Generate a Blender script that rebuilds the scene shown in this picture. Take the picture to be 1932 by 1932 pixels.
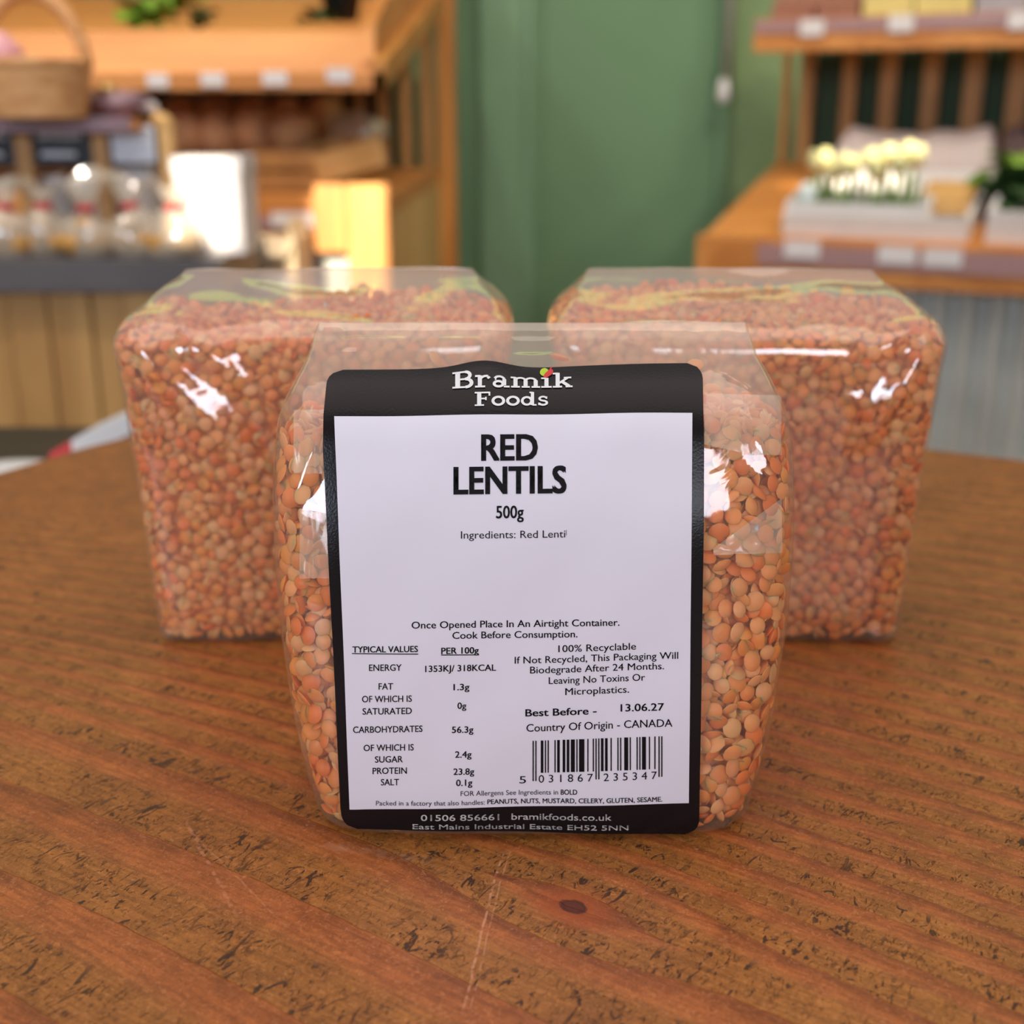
import bpy, bmesh, math, random
import numpy as np
from mathutils import Vector, Matrix, noise
PI = math.pi
sc = bpy.context.scene
for o in list(bpy.data.objects): bpy.data.objects.remove(o)
C = sc.collection

# ------------------------------------------------------------------ camera
FPX, PITCH, CY, CZ = 2325.0, math.radians(17.8), -0.278, 0.177
cam = bpy.data.objects.new('camera', bpy.data.cameras.new('camera')); C.objects.link(cam)
cam.location = (0, CY, CZ); cam.rotation_euler = (PI/2 - PITCH, 0, 0)
cam.data.sensor_width = 36; cam.data.lens = 36*FPX/1932
cam.data.clip_start = .01; cam.data.clip_end = 60
cam.data.dof.use_dof = True; cam.data.dof.focus_distance = .302; cam.data.dof.aperture_fstop = 10.5
sc.camera = cam
sc.view_settings.view_transform = 'Standard'; sc.view_settings.look = 'None'
sc.view_settings.gamma = 1; sc.view_settings.use_curve_mapping = False
sc.view_settings.exposure = 0.0
sc.cycles.transparent_max_bounces = 24; sc.cycles.max_bounces = 8
sc.cycles.diffuse_bounces = 6; sc.cycles.glossy_bounces = 4; sc.cycles.sample_clamp_indirect = 6
sc.cycles.caustics_reflective = False; sc.cycles.caustics_refractive = False
sc.cycles.use_denoising = True

# ------------------------------------------------------------------ world + lights
w = bpy.data.worlds.new('world'); sc.world = w; w.use_nodes = True
w.node_tree.nodes['Background'].inputs[0].default_value = (.93, .88, .95, 1)
w.node_tree.nodes['Background'].inputs[1].default_value = .50
def light(name, typ, loc, target, energy, col, sx=1, sy=1):
    l = bpy.data.lights.new(name, typ); l.energy = energy; l.color = col
    if typ == 'AREA': l.shape = 'RECTANGLE'; l.size = sx; l.size_y = sy
    o = bpy.data.objects.new(name, l); C.objects.link(o); o.location = loc
    o.rotation_euler = (Vector(target)-Vector(loc)).to_track_quat('-Z', 'Y').to_euler()
    return o
SUN_D = Vector((.02, 1, -.27))
s = light('sun', 'SUN', (0, 0, 5), Vector((0, 0, 5))+SUN_D, 12, (1, .86, .66)); s.data.angle = .009
# daylight from the shop window behind the viewer
light('window_light_left', 'AREA', (-1.5, -1.9, .86), (-1.3, 0, .66), 30, (.70, .82, 1), .8, .85)
light('crease_glint_light', 'AREA', (.46, -1.78, .78), (.1, .1, .1), 12, (.84, .88, 1), .6, .6)  # added area light, set to throw streaks on the film creases
# warm fill lights added overhead to brighten the shop
light('overhead_fill_front', 'AREA', (-.1, .2, 2.2), (-.1, .2, 0), 22, (1, .84, .72), 2.6, 1.8)
for i, (x_, tx, e_) in enumerate(((-1.6, -1.3, 34), (-.75, -.6, 40), (.2, .1, 20), (1.0, .9, 42), (1.7, 1.5, 34))):
    l = light('fill_spot', 'SPOT', (x_, 1.25, 2.0), (tx, 2.8, .1), e_*1.45, (1, .87, .70)); l.data.spot_size = math.radians(82); l.data.spot_blend = .7; l.data.shadow_soft_size = .06
l = light('fill_spot', 'SPOT', (-.9, .55, 1.9), (-.80, 1.5, .15), 62, (1, .88, .72)); l.data.spot_size = math.radians(38); l.data.spot_blend = .8; l.data.shadow_soft_size = .08  # extra fill added to lift the basket and counter

# ------------------------------------------------------------------ helpers
def ray(px, py):
    v = -(py-966)/FPX
    return Vector(((px-966)/FPX, math.cos(PITCH)+v*math.sin(PITCH), -math.sin(PITCH)+v*math.cos(PITCH)))
def P(px, py, D):            # the point seen at (px, py), D metres ahead of the camera
    d = ray(px, py); return Vector((0, CY, CZ)) + d*(D/d.y)
def on_plane(px, py, p0, n):
    d = ray(px, py); o = Vector((0, CY, CZ)); return o + d*((Vector(p0)-o).dot(n)/d.dot(n))
def lin(r, g, b):
    f = lambda c: (c/255/12.92) if c/255 <= .04045 else ((c/255+.055)/1.055)**2.4
    return (f(r), f(g), f(b), 1)
def tag(o, label=None, cat=None, group=None, kind=None):
    if label: o['label'] = label
    if cat: o['category'] = cat
    if group: o['group'] = group
    if kind: o['kind'] = kind
    return o
def empty(name, loc, label, cat, group=None, rz=0):
    o = bpy.data.objects.new(name, None); C.objects.link(o); o.location = loc; o.rotation_euler.z = rz
    o.empty_display_size = .01
    return tag(o, label, cat, group)
def link(name, me, parent=None, mat=None):
    o = bpy.data.objects.new(name, me); C.objects.link(o)
    if mat and not me.materials: me.materials.append(mat)
    if parent is not None:
        o.parent = parent
        bpy.context.view_layer.update() if False else None
        o.matrix_parent_inverse = (Matrix.Translation(parent.location) @ parent.rotation_euler.to_matrix().to_4x4()).inverted()
    return o
class MB:
    def __init__(s, M=None): s.v = []; s.f = []; s.sm = []; s.M = M or Matrix.Identity(4)
    def add(s, vs, fs, smooth=False):
        n = len(s.v); s.v += [tuple(s.M @ Vector(v)) for v in vs]; s.f += [tuple(i+n for i in f) for f in fs]; s.sm += [smooth]*len(fs); return s
    def box(s, a, b, R=None, jit=0):
        (x0, y0, z0), (x1, y1, z1) = a, b
        vs = [(x, y, z) for z in (z0, z1) for y in (y0, y1) for x in (x0, x1)]
        if R is not None: c = (Vector(a)+Vector(b))/2; vs = [R @ (Vector(v)-c) + c for v in vs]
        return s.add(vs, [(0,2,3,1), (4,5,7,6), (0,1,5,4), (2,6,7,3), (0,4,6,2), (1,3,7,5)])
    def hexa(s, q, off):      # a quad and its copy shifted by off: a board
        q = [Vector(v) for v in q]; o = Vector(off); vs = q+[v+o for v in q]
        return s.add(vs, [(3,2,1,0), (4,5,6,7), (0,1,5,4), (1,2,6,5), (2,3,7,6), (3,0,4,7)])
    def tube(s, pts, r, seg=8, caps=True):
        pts = [Vector(p) for p in pts]; rs = r if isinstance(r, (list, tuple)) else [r]*len(pts); vs = []
        for i, p in enumerate(pts):
            t = (pts[min(i+1, len(pts)-1)]-pts[max(i-1, 0)]).normalized()
            u = t.cross(Vector((0, 0, 1)) if abs(t.z) < .9 else Vector((1, 0, 0))).normalized(); w_ = t.cross(u)
            vs += [p+(u*math.cos(2*PI*k/seg)+w_*math.sin(2*PI*k/seg))*rs[i] for k in range(seg)]
        fs = [(i*seg+k, i*seg+(k+1)%seg, (i+1)*seg+(k+1)%seg, (i+1)*seg+k) for i in range(len(pts)-1) for k in range(seg)]
        s.add(vs, fs, True)
        if caps: s.f += []; n = len(s.v)-len(vs); s.f += [tuple(n+k for k in range(seg))[::-1], tuple(n+(len(pts)-1)*seg+k for k in range(seg))]; s.sm += [False]*2
        return s
    def lathe(s, c, prof, seg=20, sx=1, sy=1, amp=0, seed=0):
        c = Vector(c); vs = []
        for (r, z) in prof:
            for k in range(seg):
                a = 2*PI*k/seg; p = Vector((r*sx*math.cos(a), r*sy*math.sin(a), z))
                if amp: p *= 1+amp*noise.noise(p*28+Vector((seed, 0, 0)))
                vs.append(c+p)
        fs = [(i*seg+k, i*seg+(k+1)%seg, (i+1)*seg+(k+1)%seg, (i+1)*seg+k) for i in range(len(prof)-1) for k in range(seg)]
        return s.add(vs, fs, True)
    def blob(s, c, r, amp=.0, seed=0, seg=14, rings=9, R=None):
        c = Vector(c); vs = []
        for i in range(rings+1):
            t = PI*i/rings
            for k in range(seg):
                a = 2*PI*k/seg; d = Vector((math.sin(t)*math.cos(a), math.sin(t)*math.sin(a), math.cos(t)))
                m = 1+amp*noise.noise(d*1.7+Vector((seed*3.1, 0, 0)))
                p = Vector((d.x*r[0], d.y*r[1], d.z*r[2]))*m
                vs.append(c+(R @ p if R else p))
        fs = [(i*seg+k, (i+1)*seg+k, (i+1)*seg+(k+1)%seg, i*seg+(k+1)%seg) for i in range(rings) for k in range(seg)]
        return s.add(vs, fs, True)
    def build(s, name, mat, parent=None):
        me = bpy.data.meshes.new(name); me.from_pydata(s.v, [], s.f); me.update()
        me.polygons.foreach_set('use_smooth', s.sm)
        return link(name, me, parent, mat)

# ------------------------------------------------------------------ materials
def newmat(name):
    m = bpy.data.materials.new(name); m.use_nodes = True; nt = m.node_tree
    return m, nt, nt.nodes, nt.links, nt.nodes['Principled BSDF']
def plain(name, col, rough=.6, var=.12, scale=30, bump=0, metal=0, spec=.5, dist=.001):
    m, nt, N, L, b = newmat(name)
    tc = N.new('ShaderNodeTexCoord'); n = N.new('ShaderNodeTexNoise'); n.inputs['Scale'].default_value = scale; n.inputs['Detail'].default_value = 4
    L.new(tc.outputs['Object'], n.inputs['Vector'])
    r = N.new('ShaderNodeValToRGB'); e = r.color_ramp.elements
    e[0].position = .3; e[1].position = .7
    e[0].color = tuple(c*(1-var) for c in col[:3])+(1,); e[1].color = tuple(min(1, c*(1+var)) for c in col[:3])+(1,)
    L.new(n.outputs['Fac'], r.inputs[0]); L.new(r.outputs[0], b.inputs['Base Color'])
    b.inputs['Roughness'].default_value = rough; b.inputs['Metallic'].default_value = metal
    b.inputs['Specular IOR Level'].default_value = spec
    if bump:
        bp = N.new('ShaderNodeBump'); bp.inputs['Strength'].default_value = bump; bp.inputs['Distance'].default_value = dist
        L.new(n.outputs['Fac'], bp.inputs['Height']); L.new(bp.outputs[0], b.inputs['Normal'])
    return m
def wood(name, c0, c1, axis=0, scale=14, rough=.5):
    m, nt, N, L, b = newmat(name)
    tc = N.new('ShaderNodeTexCoord'); mp = N.new('ShaderNodeMapping'); L.new(tc.outputs['Object'], mp.inputs[0])
    sc_ = [1, 1, 1]; sc_[axis] = .12; mp.inputs['Scale'].default_value = sc_
    n = N.new('ShaderNodeTexNoise'); n.inputs['Scale'].default_value = scale; n.inputs['Detail'].default_value = 6; n.inputs['Distortion'].default_value = 1.2
    L.new(mp.outputs[0], n.inputs['Vector'])
    r = N.new('ShaderNodeValToRGB'); e = r.color_ramp.elements; e[0].position = .35; e[1].position = .68; e[0].color = c0; e[1].color = c1
    L.new(n.outputs['Fac'], r.inputs[0]); L.new(r.outputs[0], b.inputs['Base Color']); b.inputs['Roughness'].default_value = rough
    return m
PINE = wood('pine', lin(176, 112, 42), lin(222, 158, 78), 2)
PINE_X = wood('pine_boards', lin(186, 116, 50), lin(218, 150, 78), 0)
PINE_LIGHT = wood('pine_pale', lin(205, 158, 92), lin(228, 184, 118), 2, 8)
SLAT = wood('slat_wood', lin(176, 128, 72), lin(212, 164, 98), 2)
OAK_BOARD = wood('counter_boards', lin(176, 130, 72), lin(214, 170, 104), 2, 10)
DARKWOOD = wood('dark_wood', lin(46, 32, 22), lin(70, 48, 32), 0)
SLATE = plain('dark_counter_top', lin(92, 88, 90), .5, .2, 6)
GREEN_A = plain('green_paint', lin(118, 152, 122), .75, .10, 2.2, spec=.2)
GREEN_B = plain('green_door_paint', lin(104, 138, 104), .6, .10, 1.6, spec=.3)
GREEN_C = plain('green_wall_paint', lin(136, 160, 114), .8, .12, 2.0, spec=.2)
FLOOR = plain('floor_concrete', lin(120, 104, 88), .8, .1, 4)
PLASTER = plain('plaster', lin(214, 206, 196), .9, .04, 5)
CORR = plain('galvanised_sheet', lin(214, 218, 214), .38, .10, 9, metal=.45)
WHITE = plain('white_card', lin(226, 222, 222), .6, .03, 20)
WHITEP = plain('white_plastic', lin(232, 230, 228), .45, .03, 20)
STRIP = plain('price_rail_plastic', lin(168, 132, 130), .35, .06, 8)
CHALK_GLARE = plain('chalk_and_glare_white', lin(222, 226, 235), .9, .1, 200)
BLACKB = plain('blackboard', lin(26, 28, 34), .55, .1, 20)
WICKER = wood('wicker', lin(204, 142, 86), lin(242, 188, 128), 0, 60)
PINK = plain('pink_tissue', lin(236, 180, 190), .7, .15, 18)
RED = plain('red_ribbon', lin(206, 60, 66), .6, .1, 10)
GOLDB = plain('golden_bake', lin(196, 146, 74), .7, .25, 60, .3)
BREAD = plain('brown_crust', lin(222, 172, 122), .75, .3, 22, .3)
CARTON = plain('cream_cardboard', lin(222, 200, 164), .7, .05, 8)
GREENLEAF = plain('leaf_green', lin(112, 150, 34), .55, .3, 50)
DARKLEAF = plain('dark_leaf', lin(44, 76, 34), .55, .3, 50)
BLACKP = plain('black_plastic', lin(34, 34, 40), .5, .1, 10)
STEM = plain('tulip_stem', lin(116, 160, 60), .5, .15, 40)
BLOOM = plain('tulip_bloom', lin(226, 222, 160), .6, .12, 60)
BLOOM2 = plain('tulip_base', lin(232, 178, 120), .6, .1, 60)
KRAFT = plain('paper_sack', lin(206, 194, 190), .85, .06, 12, .4)
EGGBOX = plain('pulp_carton', lin(160, 112, 92), .9, .1, 60)
YELLOWP = plain('pale_yellow_pack', lin(222, 208, 130), .6, .08, 20)
GREYP = plain('grey_pack', lin(168, 166, 172), .5, .08, 20)
METAL = plain('grey_cord', lin(184, 186, 172), .5, .05, 20)
PURPLE = plain('mauve_wrap', lin(136, 104, 112), .35, .2, 18)
BRASS = plain('brass_foil', lin(230, 190, 120), .25, .1, 18, metal=.7)
DARKF = plain('dark_mauve_cloth', lin(92, 74, 74), .9, .1, 12)
CUP = plain('pale_blue_glaze', lin(214, 232, 232), .2, .03, 12)

def film_mat(name, base, haze, rough, bscale, bstr, tint=(.985, .975, .96, 1), top=0):
    m, nt, N, L, b = newmat(name); N.remove(b)
    out = N['Material Output']
    tr = N.new('ShaderNodeBsdfTransparent'); tr.inputs[0].default_value = tint
    gl = N.new('ShaderNodeBsdfGlossy'); gl.inputs['Roughness'].default_value = rough; gl.inputs['Color'].default_value = (1, 1, 1, 1)
    df = N.new('ShaderNodeBsdfDiffuse'); df.inputs[0].default_value = (.88, .78, .60, 1)
    lw = N.new('ShaderNodeLayerWeight'); lw.inputs['Blend'].default_value = .5
    pw = N.new('ShaderNodeMath'); pw.operation = 'POWER'; pw.inputs[1].default_value = 3.2; L.new(lw.outputs['Facing'], pw.inputs[0])
    ma = N.new('ShaderNodeMath'); ma.operation = 'MULTIPLY_ADD'; ma.inputs[1].default_value = .42; ma.inputs[2].default_value = base; L.new(pw.outputs[0], ma.inputs[0]); ma.use_clamp = True
    tc = N.new('ShaderNodeTexCoord')
    n = N.new('ShaderNodeTexNoise'); n.inputs['Scale'].default_value = bscale; n.inputs['Detail'].default_value = 3; n.inputs['Distortion'].default_value = .6
    L.new(tc.outputs['Object'], n.inputs['Vector'])
    bp = N.new('ShaderNodeBump'); bp.inputs['Strength'].default_value = bstr; bp.inputs['Distance'].default_value = .001; L.new(n.outputs['Fac'], bp.inputs['Height'])
    L.new(bp.outputs[0], gl.inputs['Normal'])
    m1 = N.new('ShaderNodeMixShader'); m1.inputs[0].default_value = haze
    if top:               # the folded-over top is several sheets thick and cloudier
        sx = N.new('ShaderNodeSeparateXYZ'); L.new(tc.outputs['Object'], sx.inputs[0]); mr = N.new('ShaderNodeMapRange'); mr.interpolation_type = 'SMOOTHSTEP'
        mr.inputs['From Min'].default_value = .103; mr.inputs['From Max'].default_value = .117; mr.inputs['To Min'].default_value = haze; mr.inputs['To Max'].default_value = top
        L.new(sx.outputs[2], mr.inputs[0]); L.new(mr.outputs[0], m1.inputs[0])
    L.new(tr.outputs[0], m1.inputs[1]); L.new(df.outputs[0], m1.inputs[2])
    m2 = N.new('ShaderNodeMixShader'); L.new(ma.outputs[0], m2.inputs[0]); L.new(m1.outputs[0], m2.inputs[1]); L.new(gl.outputs[0], m2.inputs[2])
    L.new(m2.outputs[0], out.inputs['Surface'])
    return m
FILM = film_mat('clear_film', .075, .06, .06, 60, .30, top=.20)
FILM2 = film_mat('clear_film_soft', .09, .085, .08, 50, .32, top=.22)
FLAP = film_mat('folded_clear_film', .035, .24, .18, 70, .4)
CELLO = film_mat('cellophane', .14, .40, .12, 60, .8, (.96, .96, .97, 1))

def lentil_mat():
    m, nt, N, L, b = newmat('red_lentil')
    at = N.new('ShaderNodeAttribute'); at.attribute_name = 'tone'
    tc = N.new('ShaderNodeTexCoord'); n = N.new('ShaderNodeTexNoise'); n.inputs['Scale'].default_value = 900; n.inputs['Detail'].default_value = 3
    L.new(tc.outputs['Object'], n.inputs['Vector'])
    mx = N.new('ShaderNodeMix'); mx.data_type = 'RGBA'; mx.blend_type = 'MULTIPLY'; mx.inputs[0].default_value = .08
    L.new(at.outputs['Color'], mx.inputs[6]); L.new(n.outputs['Fac'], mx.inputs[7]); L.new(mx.outputs[2], b.inputs['Base Color'])
    b.inputs['Roughness'].default_value = .48; b.inputs['Specular IOR Level'].default_value = .35
    b.inputs['Subsurface Weight'].default_value = .75; b.inputs['Subsurface Radius'].default_value = (1, .35, .12); b.inputs['Subsurface Scale'].default_value = .0022
    return m
LENTIL = lentil_mat()

def table_mat():
    m, nt, N, L, b = newmat('worn_pine_top')
    def M(op, a, b_=None, c=None, clamp=False):
        n = N.new('ShaderNodeMath'); n.operation = op; n.use_clamp = clamp
        for i, x in enumerate((a, b_, c)):
            if x is None: continue
            if isinstance(x, (int, float)): n.inputs[i].default_value = x
            else: L.new(x, n.inputs[i])
        return n.outputs[0]
    def noise_(vec, scale, detail=3, dist=0, rough=.5):
        n = N.new('ShaderNodeTexNoise'); n.inputs['Scale'].default_value = scale; n.inputs['Detail'].default_value = detail
        n.inputs['Distortion'].default_value = dist; n.inputs['Roughness'].default_value = rough; L.new(vec, n.inputs['Vector']); return n.outputs['Fac']
    def sm(x, a, b_):
        n = N.new('ShaderNodeMapRange'); n.interpolation_type = 'SMOOTHSTEP'
        n.inputs['From Min'].default_value = a; n.inputs['From Max'].default_value = b_; L.new(x, n.inputs['Value']); return n.outputs[0]
    def mix(f, a, c, mode='MIX'):
        n = N.new('ShaderNodeMix'); n.data_type = 'RGBA'; n.blend_type = mode
        if isinstance(f, (int, float)): n.inputs[0].default_value = f
        else: L.new(f, n.inputs[0])
        for i, x in ((6, a), (7, c)):
            if isinstance(x, tuple): n.inputs[i].default_value = x
            else: L.new(x, n.inputs[i])
        return n.outputs[2]
    tc = N.new('ShaderNodeTexCoord').outputs['Object']
    sp = N.new('ShaderNodeSeparateXYZ'); L.new(tc, sp.inputs[0]); x, y = sp.outputs[0], sp.outputs[1]
    th = math.radians(33); ct, st = math.cos(th), math.sin(th)
    along = M('SUBTRACT', M('MULTIPLY', x, ct), M('MULTIPLY', y, st))
    c = M('ADD', M('MULTIPLY', x, st), M('MULTIPLY', y, ct))
    cb = N.new('ShaderNodeCombineXYZ'); L.new(along, cb.inputs[0]); L.new(c, cb.inputs[1]); uv = cb.outputs[0]
    def stretch(sx, sy):
        mp = N.new('ShaderNodeMapping'); mp.inputs['Scale'].default_value = (sx, sy, 1); L.new(uv, mp.inputs[0]); return mp.outputs[0]
    # knot
    kx, ky = .0145, -.0305; ka = kx*ct-ky*st; kc = kx*st+ky*ct
    da = M('SUBTRACT', along, ka); dc = M('SUBTRACT', c, kc)
    r = M('SQRT', M('ADD', M('MULTIPLY', M('MULTIPLY', da, da), .55), M('MULTIPLY', dc, dc)))
    bulge = M('MULTIPLY', M('POWER', 2.718, M('MULTIPLY', M('MULTIPLY', r, r), -2200)), .011)
    sgn = M('SIGN', dc)
    cw = M('ADD', M('SUBTRACT', c, M('MULTIPLY', bulge, sgn)), M('MULTIPLY', M('SUBTRACT', noise_(stretch(2.2, 5), 1.3, 1), .5), .020))
    cw = M('ADD', cw, M('MULTIPLY', M('MULTIPLY', x, y), -1.1))
    cw = M('ADD', cw, M('MULTIPLY', M('SUBTRACT', noise_(tc, 170, 3), .5), .0016))
    c2 = M('ADD', cw, .015)
    ph = M('ADD', M('MULTIPLY', cw, 29), M('MULTIPLY', M('ADD', c2, M('SQRT', M('ADD', M('MULTIPLY', c2, c2), .0002))), 30))
    ph = M('ADD', ph, 10.32)
    fr = M('FRACT', ph)
    # smooth latewood band rising to a crisp dark line
    late = M('MULTIPLY', sm(fr, .45, .72), M('SUBTRACT', 1, sm(fr, .985, 1)))
    line = M('MULTIPLY', sm(fr, .74, .95), M('SUBTRACT', 1, sm(fr, .965, 1)))
    fine = noise_(stretch(6, 60), 12, 5, .4, .6)
    blotch = noise_(stretch(1, 1), 16, 4, .5)
    early = mix(blotch, lin(134, 80, 30), lin(180, 118, 56))
    latec = mix(blotch, lin(156, 84, 38), lin(184, 106, 56))
    col = mix(M('MULTIPLY', late, .85), early, latec)
    col = mix(M('MULTIPLY', line, M('MULTIPLY', sm(noise_(stretch(1, 3), 9, 2), .3, .6), .62)), col, lin(100, 50, 24))
    col = mix(.75, col, mix(sm(fine, .3, .7), (.66, .62, .58, 1), (1.22, 1.2, 1.18, 1)), 'MULTIPLY')
    mott = noise_(tc, 95, 5, .8, .65); col = mix(.6, col, mix(sm(mott, .3, .7), (.70, .66, .6, 1), (1.2, 1.18, 1.12, 1)), 'MULTIPLY')
    # worn fibre fuzz
    fuzz = noise_(stretch(1, 1), 900, 3, 1.2, .7)
    col = mix(M('MULTIPLY', sm(fuzz, .52, .74), .48), col, lin(214, 148, 96))
    col = mix(M('MULTIPLY', sm(fuzz, .50, .28), .5), col, lin(104, 56, 22))
    # dark open pores and gouges, only in the soft early wood
    zone = M('SUBTRACT', 1, sm(fr, .42, .62))
    patch = sm(noise_(stretch(1, 1), 42, 2, .3), .38, .54)
    p1 = sm(noise_(stretch(2.0, .9), 150, 4, 2.2, .6), .575, .64)
    p2 = sm(noise_(stretch(1.6, .8), 330, 4, 1.4, .65), .575, .66)
    p0 = sm(noise_(stretch(2.4, .8), 78, 5, 2.6, .6), .60, .65)
    pits = M('MULTIPLY', M('MAXIMUM', M('MULTIPLY', M('MAXIMUM', p0, p1), patch), M('MULTIPLY', p2, .6)), M('ADD', M('MULTIPLY', zone, .93), .07), clamp=True)
    col = mix(M('MULTIPLY', pits, .88), col, lin(44, 28, 24))
    # knot colour
    kd = M('ADD', r, M('MULTIPLY', M('SUBTRACT', noise_(tc, 260, 3), .5), .0016))
    col = mix(M('MULTIPLY', M('SUBTRACT', 1, sm(kd, .003, .011)), .6), col, lin(168, 80, 34))
    col = mix(M('MULTIPLY', M('SUBTRACT', 1, sm(kd, .0019, .0026)), .9), col, lin(88, 40, 26))
    col = mix(M('MULTIPLY', M('MULTIPLY', sm(kd, .0014, .0022), M('SUBTRACT', 1, sm(kd, .0024, .0029))), .6), col, lin(54, 24, 18))
    # pale scratches
    def scratch(p, q, wd, s_, colr):
        nonlocal col
        (x0, y0), (x1, y1) = p, q; ln = math.hypot(x1-x0, y1-y0); ux, uy = (x1-x0)/ln, (y1-y0)/ln
        wob = M('MULTIPLY', M('SUBTRACT', noise_(tc, 60, 2), .5), .0022)
        t = M('ADD', M('MULTIPLY', M('SUBTRACT', x, x0), ux), M('MULTIPLY', M('SUBTRACT', y, y0), uy))
        d = M('ABSOLUTE', M('ADD', wob, M('SUBTRACT', M('MULTIPLY', M('SUBTRACT', x, x0), uy), M('MULTIPLY', M('SUBTRACT', y, y0), ux))))
        f = M('MULTIPLY', M('SUBTRACT', 1, sm(d, wd*.4, wd)), M('MULTIPLY', sm(t, 0, .006), M('SUBTRACT', 1, sm(t, ln-.006, ln))))
        brk = sm(noise_(tc, 400, 2), .36, .6)
        col = mix(M('MULTIPLY', M('MULTIPLY', f, brk), s_), col, colr)
    scratch((-.002, -.006), (-.0105, -.068), .0004, .55, lin(222, 160, 124))
    scratch((-.0005, -.006), (-.009, -.068), .0003, .35, lin(222, 160, 124))
    scratch((-.088, .010), (-.063, -.036), .0006, .45, lin(206, 138, 100))
    scratch((-.084, .002), (-.050, -.040), .0004, .4, lin(206, 138, 100))
    scratch((-.052, -.004), (-.018, -.012), .0022, .22, lin(176, 140, 120))
    scratch((-.046, -.003), (-.0395, -.010), .0004, .3, lin(206, 150, 120))
    L.new(col, b.inputs['Base Color'])
    b.inputs['Roughness'].default_value = .42; b.inputs['Specular IOR Level'].default_value = .38
    ro = M('ADD', M('MULTIPLY', fuzz, .18), .34); L.new(ro, b.inputs['Roughness'])
    h = M('SUBTRACT', M('ADD', M('MULTIPLY', fuzz, .25), M('MULTIPLY', late, .5)), M('MULTIPLY', pits, 1.2))
    bp = N.new('ShaderNodeBump'); bp.inputs['Strength'].default_value = .5; bp.inputs['Distance'].default_value = .0008
    L.new(h, bp.inputs['Height']); L.new(bp.outputs[0], b.inputs['Normal'])
    return m
TABLE = table_mat()

# ------------------------------------------------------------------ the setting
FZ = -.75
def struct(name, mb, mat, parent=None):
    o = mb.build(name, mat, parent)
    if parent is None: o['kind'] = 'structure'
    return o
struct('floor', MB().box((-3.2, -2.6, FZ-.05), (3.2, 3.7, FZ)), FLOOR)
WY = CY+3.62
struct('wall_back', MB().box((-3.2, WY, FZ), (3.2, WY+.08, 2.3)), GREEN_C)
struct('wall_left', MB().box((-3.28, -2.0, FZ), (-3.2, WY+.08, 2.3)), PLASTER)
struct('wall_right', MB().box((3.2, -2.0, FZ), (3.28, WY+.08, 2.3)), PLASTER)
def xat(px, D): return P(px, 200, D).x
# green boards, door frame and door leaf
struct('trim_1', MB().box((xat(858, 3.6), WY-.03, FZ), (xat(905, 3.6), WY-.001, 2.3)), GREEN_B)
struct('trim_2', MB().box((xat(907, 3.6), WY-.05, FZ), (xat(988, 3.6), WY-.001, 2.3)), GREEN_A)
d = MB(); d.box((xat(1024, 3.6), WY-.025, FZ), (xat(1352, 3.6), WY-.001, 1.25)); door = struct('door_1', d, GREEN_B)
MB().box((xat(990, 3.6), WY-.055, FZ), (xat(1006, 3.6), WY-.001, 1.3)).build('door_frame', GREEN_A, door)
MB().box((xat(1006, 3.6), WY-.035, FZ), (xat(1023, 3.6), WY-.001, 1.3)).build('door_stop', GREEN_B, door)
MB().box((xat(1353, 3.6), WY-.04, FZ), (xat(1372, 3.6), WY-.001, 1.3)).build('door_frame', GREEN_B, door)
# shop-front wall behind the viewer, unseen; openings cut to shape the sun patches
SW = []           # openings (x0, x1, z0, z1)
def sun_open(px0, px1, py0, py1, D):
    a, b_ = P(px0, py0, D), P(px1, py1, D); t = (a.y-(-2.0)); k = SUN_D.x/SUN_D.y; g = SUN_D.z/SUN_D.y
    return (a.x-k*t, b_.x-k*t, b_.z-g*t, a.z-g*t)
SW = [sun_open(335, 452, 285, 470, 1.72), sun_open(592, 742, 335, 640, 2.2), sun_open(1520, 1735, 285, 338, 2.72)]
xs = sorted({-3.2, 3.2} | {v for o in SW for v in o[:2]}); zs = sorted({FZ, 3.2} | {v for o in SW for v in o[2:]})
wf = MB()
for i in range(len(xs)-1):
    for j in range(len(zs)-1):
        cx, cz = (xs[i]+xs[i+1])/2, (zs[j]+zs[j+1])/2
        if any(o[0] < cx < o[1] and o[2] < cz < o[3] for o in SW): continue
        wf.box((xs[i], -2.03, zs[j]), (xs[i+1], -2.0, zs[j+1]))
struct('wall_front', wf, PLASTER)

# ------------------------------------------------------------------ the table
tab = empty('table', (0, .05, FZ), 'worn brown pine table with a rounded top carrying the three lentil bags', 'table')
th_k = [0, 25, 45, 53, 59.5, 75, 90, 105, 118, 128, 142, 165, 200, 240, 270, 300, 335, 360]
rr_k = [.53, .49, .463, .461, .454, .468, .482, .485, .478, .434, .42, .44, .50, .56, .60, .58, .55, .53]
NT = 160; ring = []
for k in range(NT):
    a = 360*k/NT; r_ = float(np.interp(a, th_k, rr_k)); ring.append((math.radians(a), r_))
rs = np.array([r_ for _, r_ in ring]); rs = sum(np.roll(rs, s_) for s_ in (-1, 0, 1))/3
vs = []; fs = []
for (dr, z) in ((-.004, 0), (0, -.003), (.0005, -.020), (0, -.037), (-.004, -.04)):
    for k in range(NT): a = ring[k][0]; vs.append(((rs[k]+dr)*math.cos(a), (rs[k]+dr)*math.sin(a), z))
for i in range(4):
    for k in range(NT): fs.append((i*NT+k, (i+1)*NT+k, (i+1)*NT+(k+1)%NT, i*NT+(k+1)%NT))
fs.append(tuple(range(NT))); fs.append(tuple(range(4*NT, 5*NT))[::-1])
MB().add(vs, fs).build('tabletop', TABLE, tab)
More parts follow.
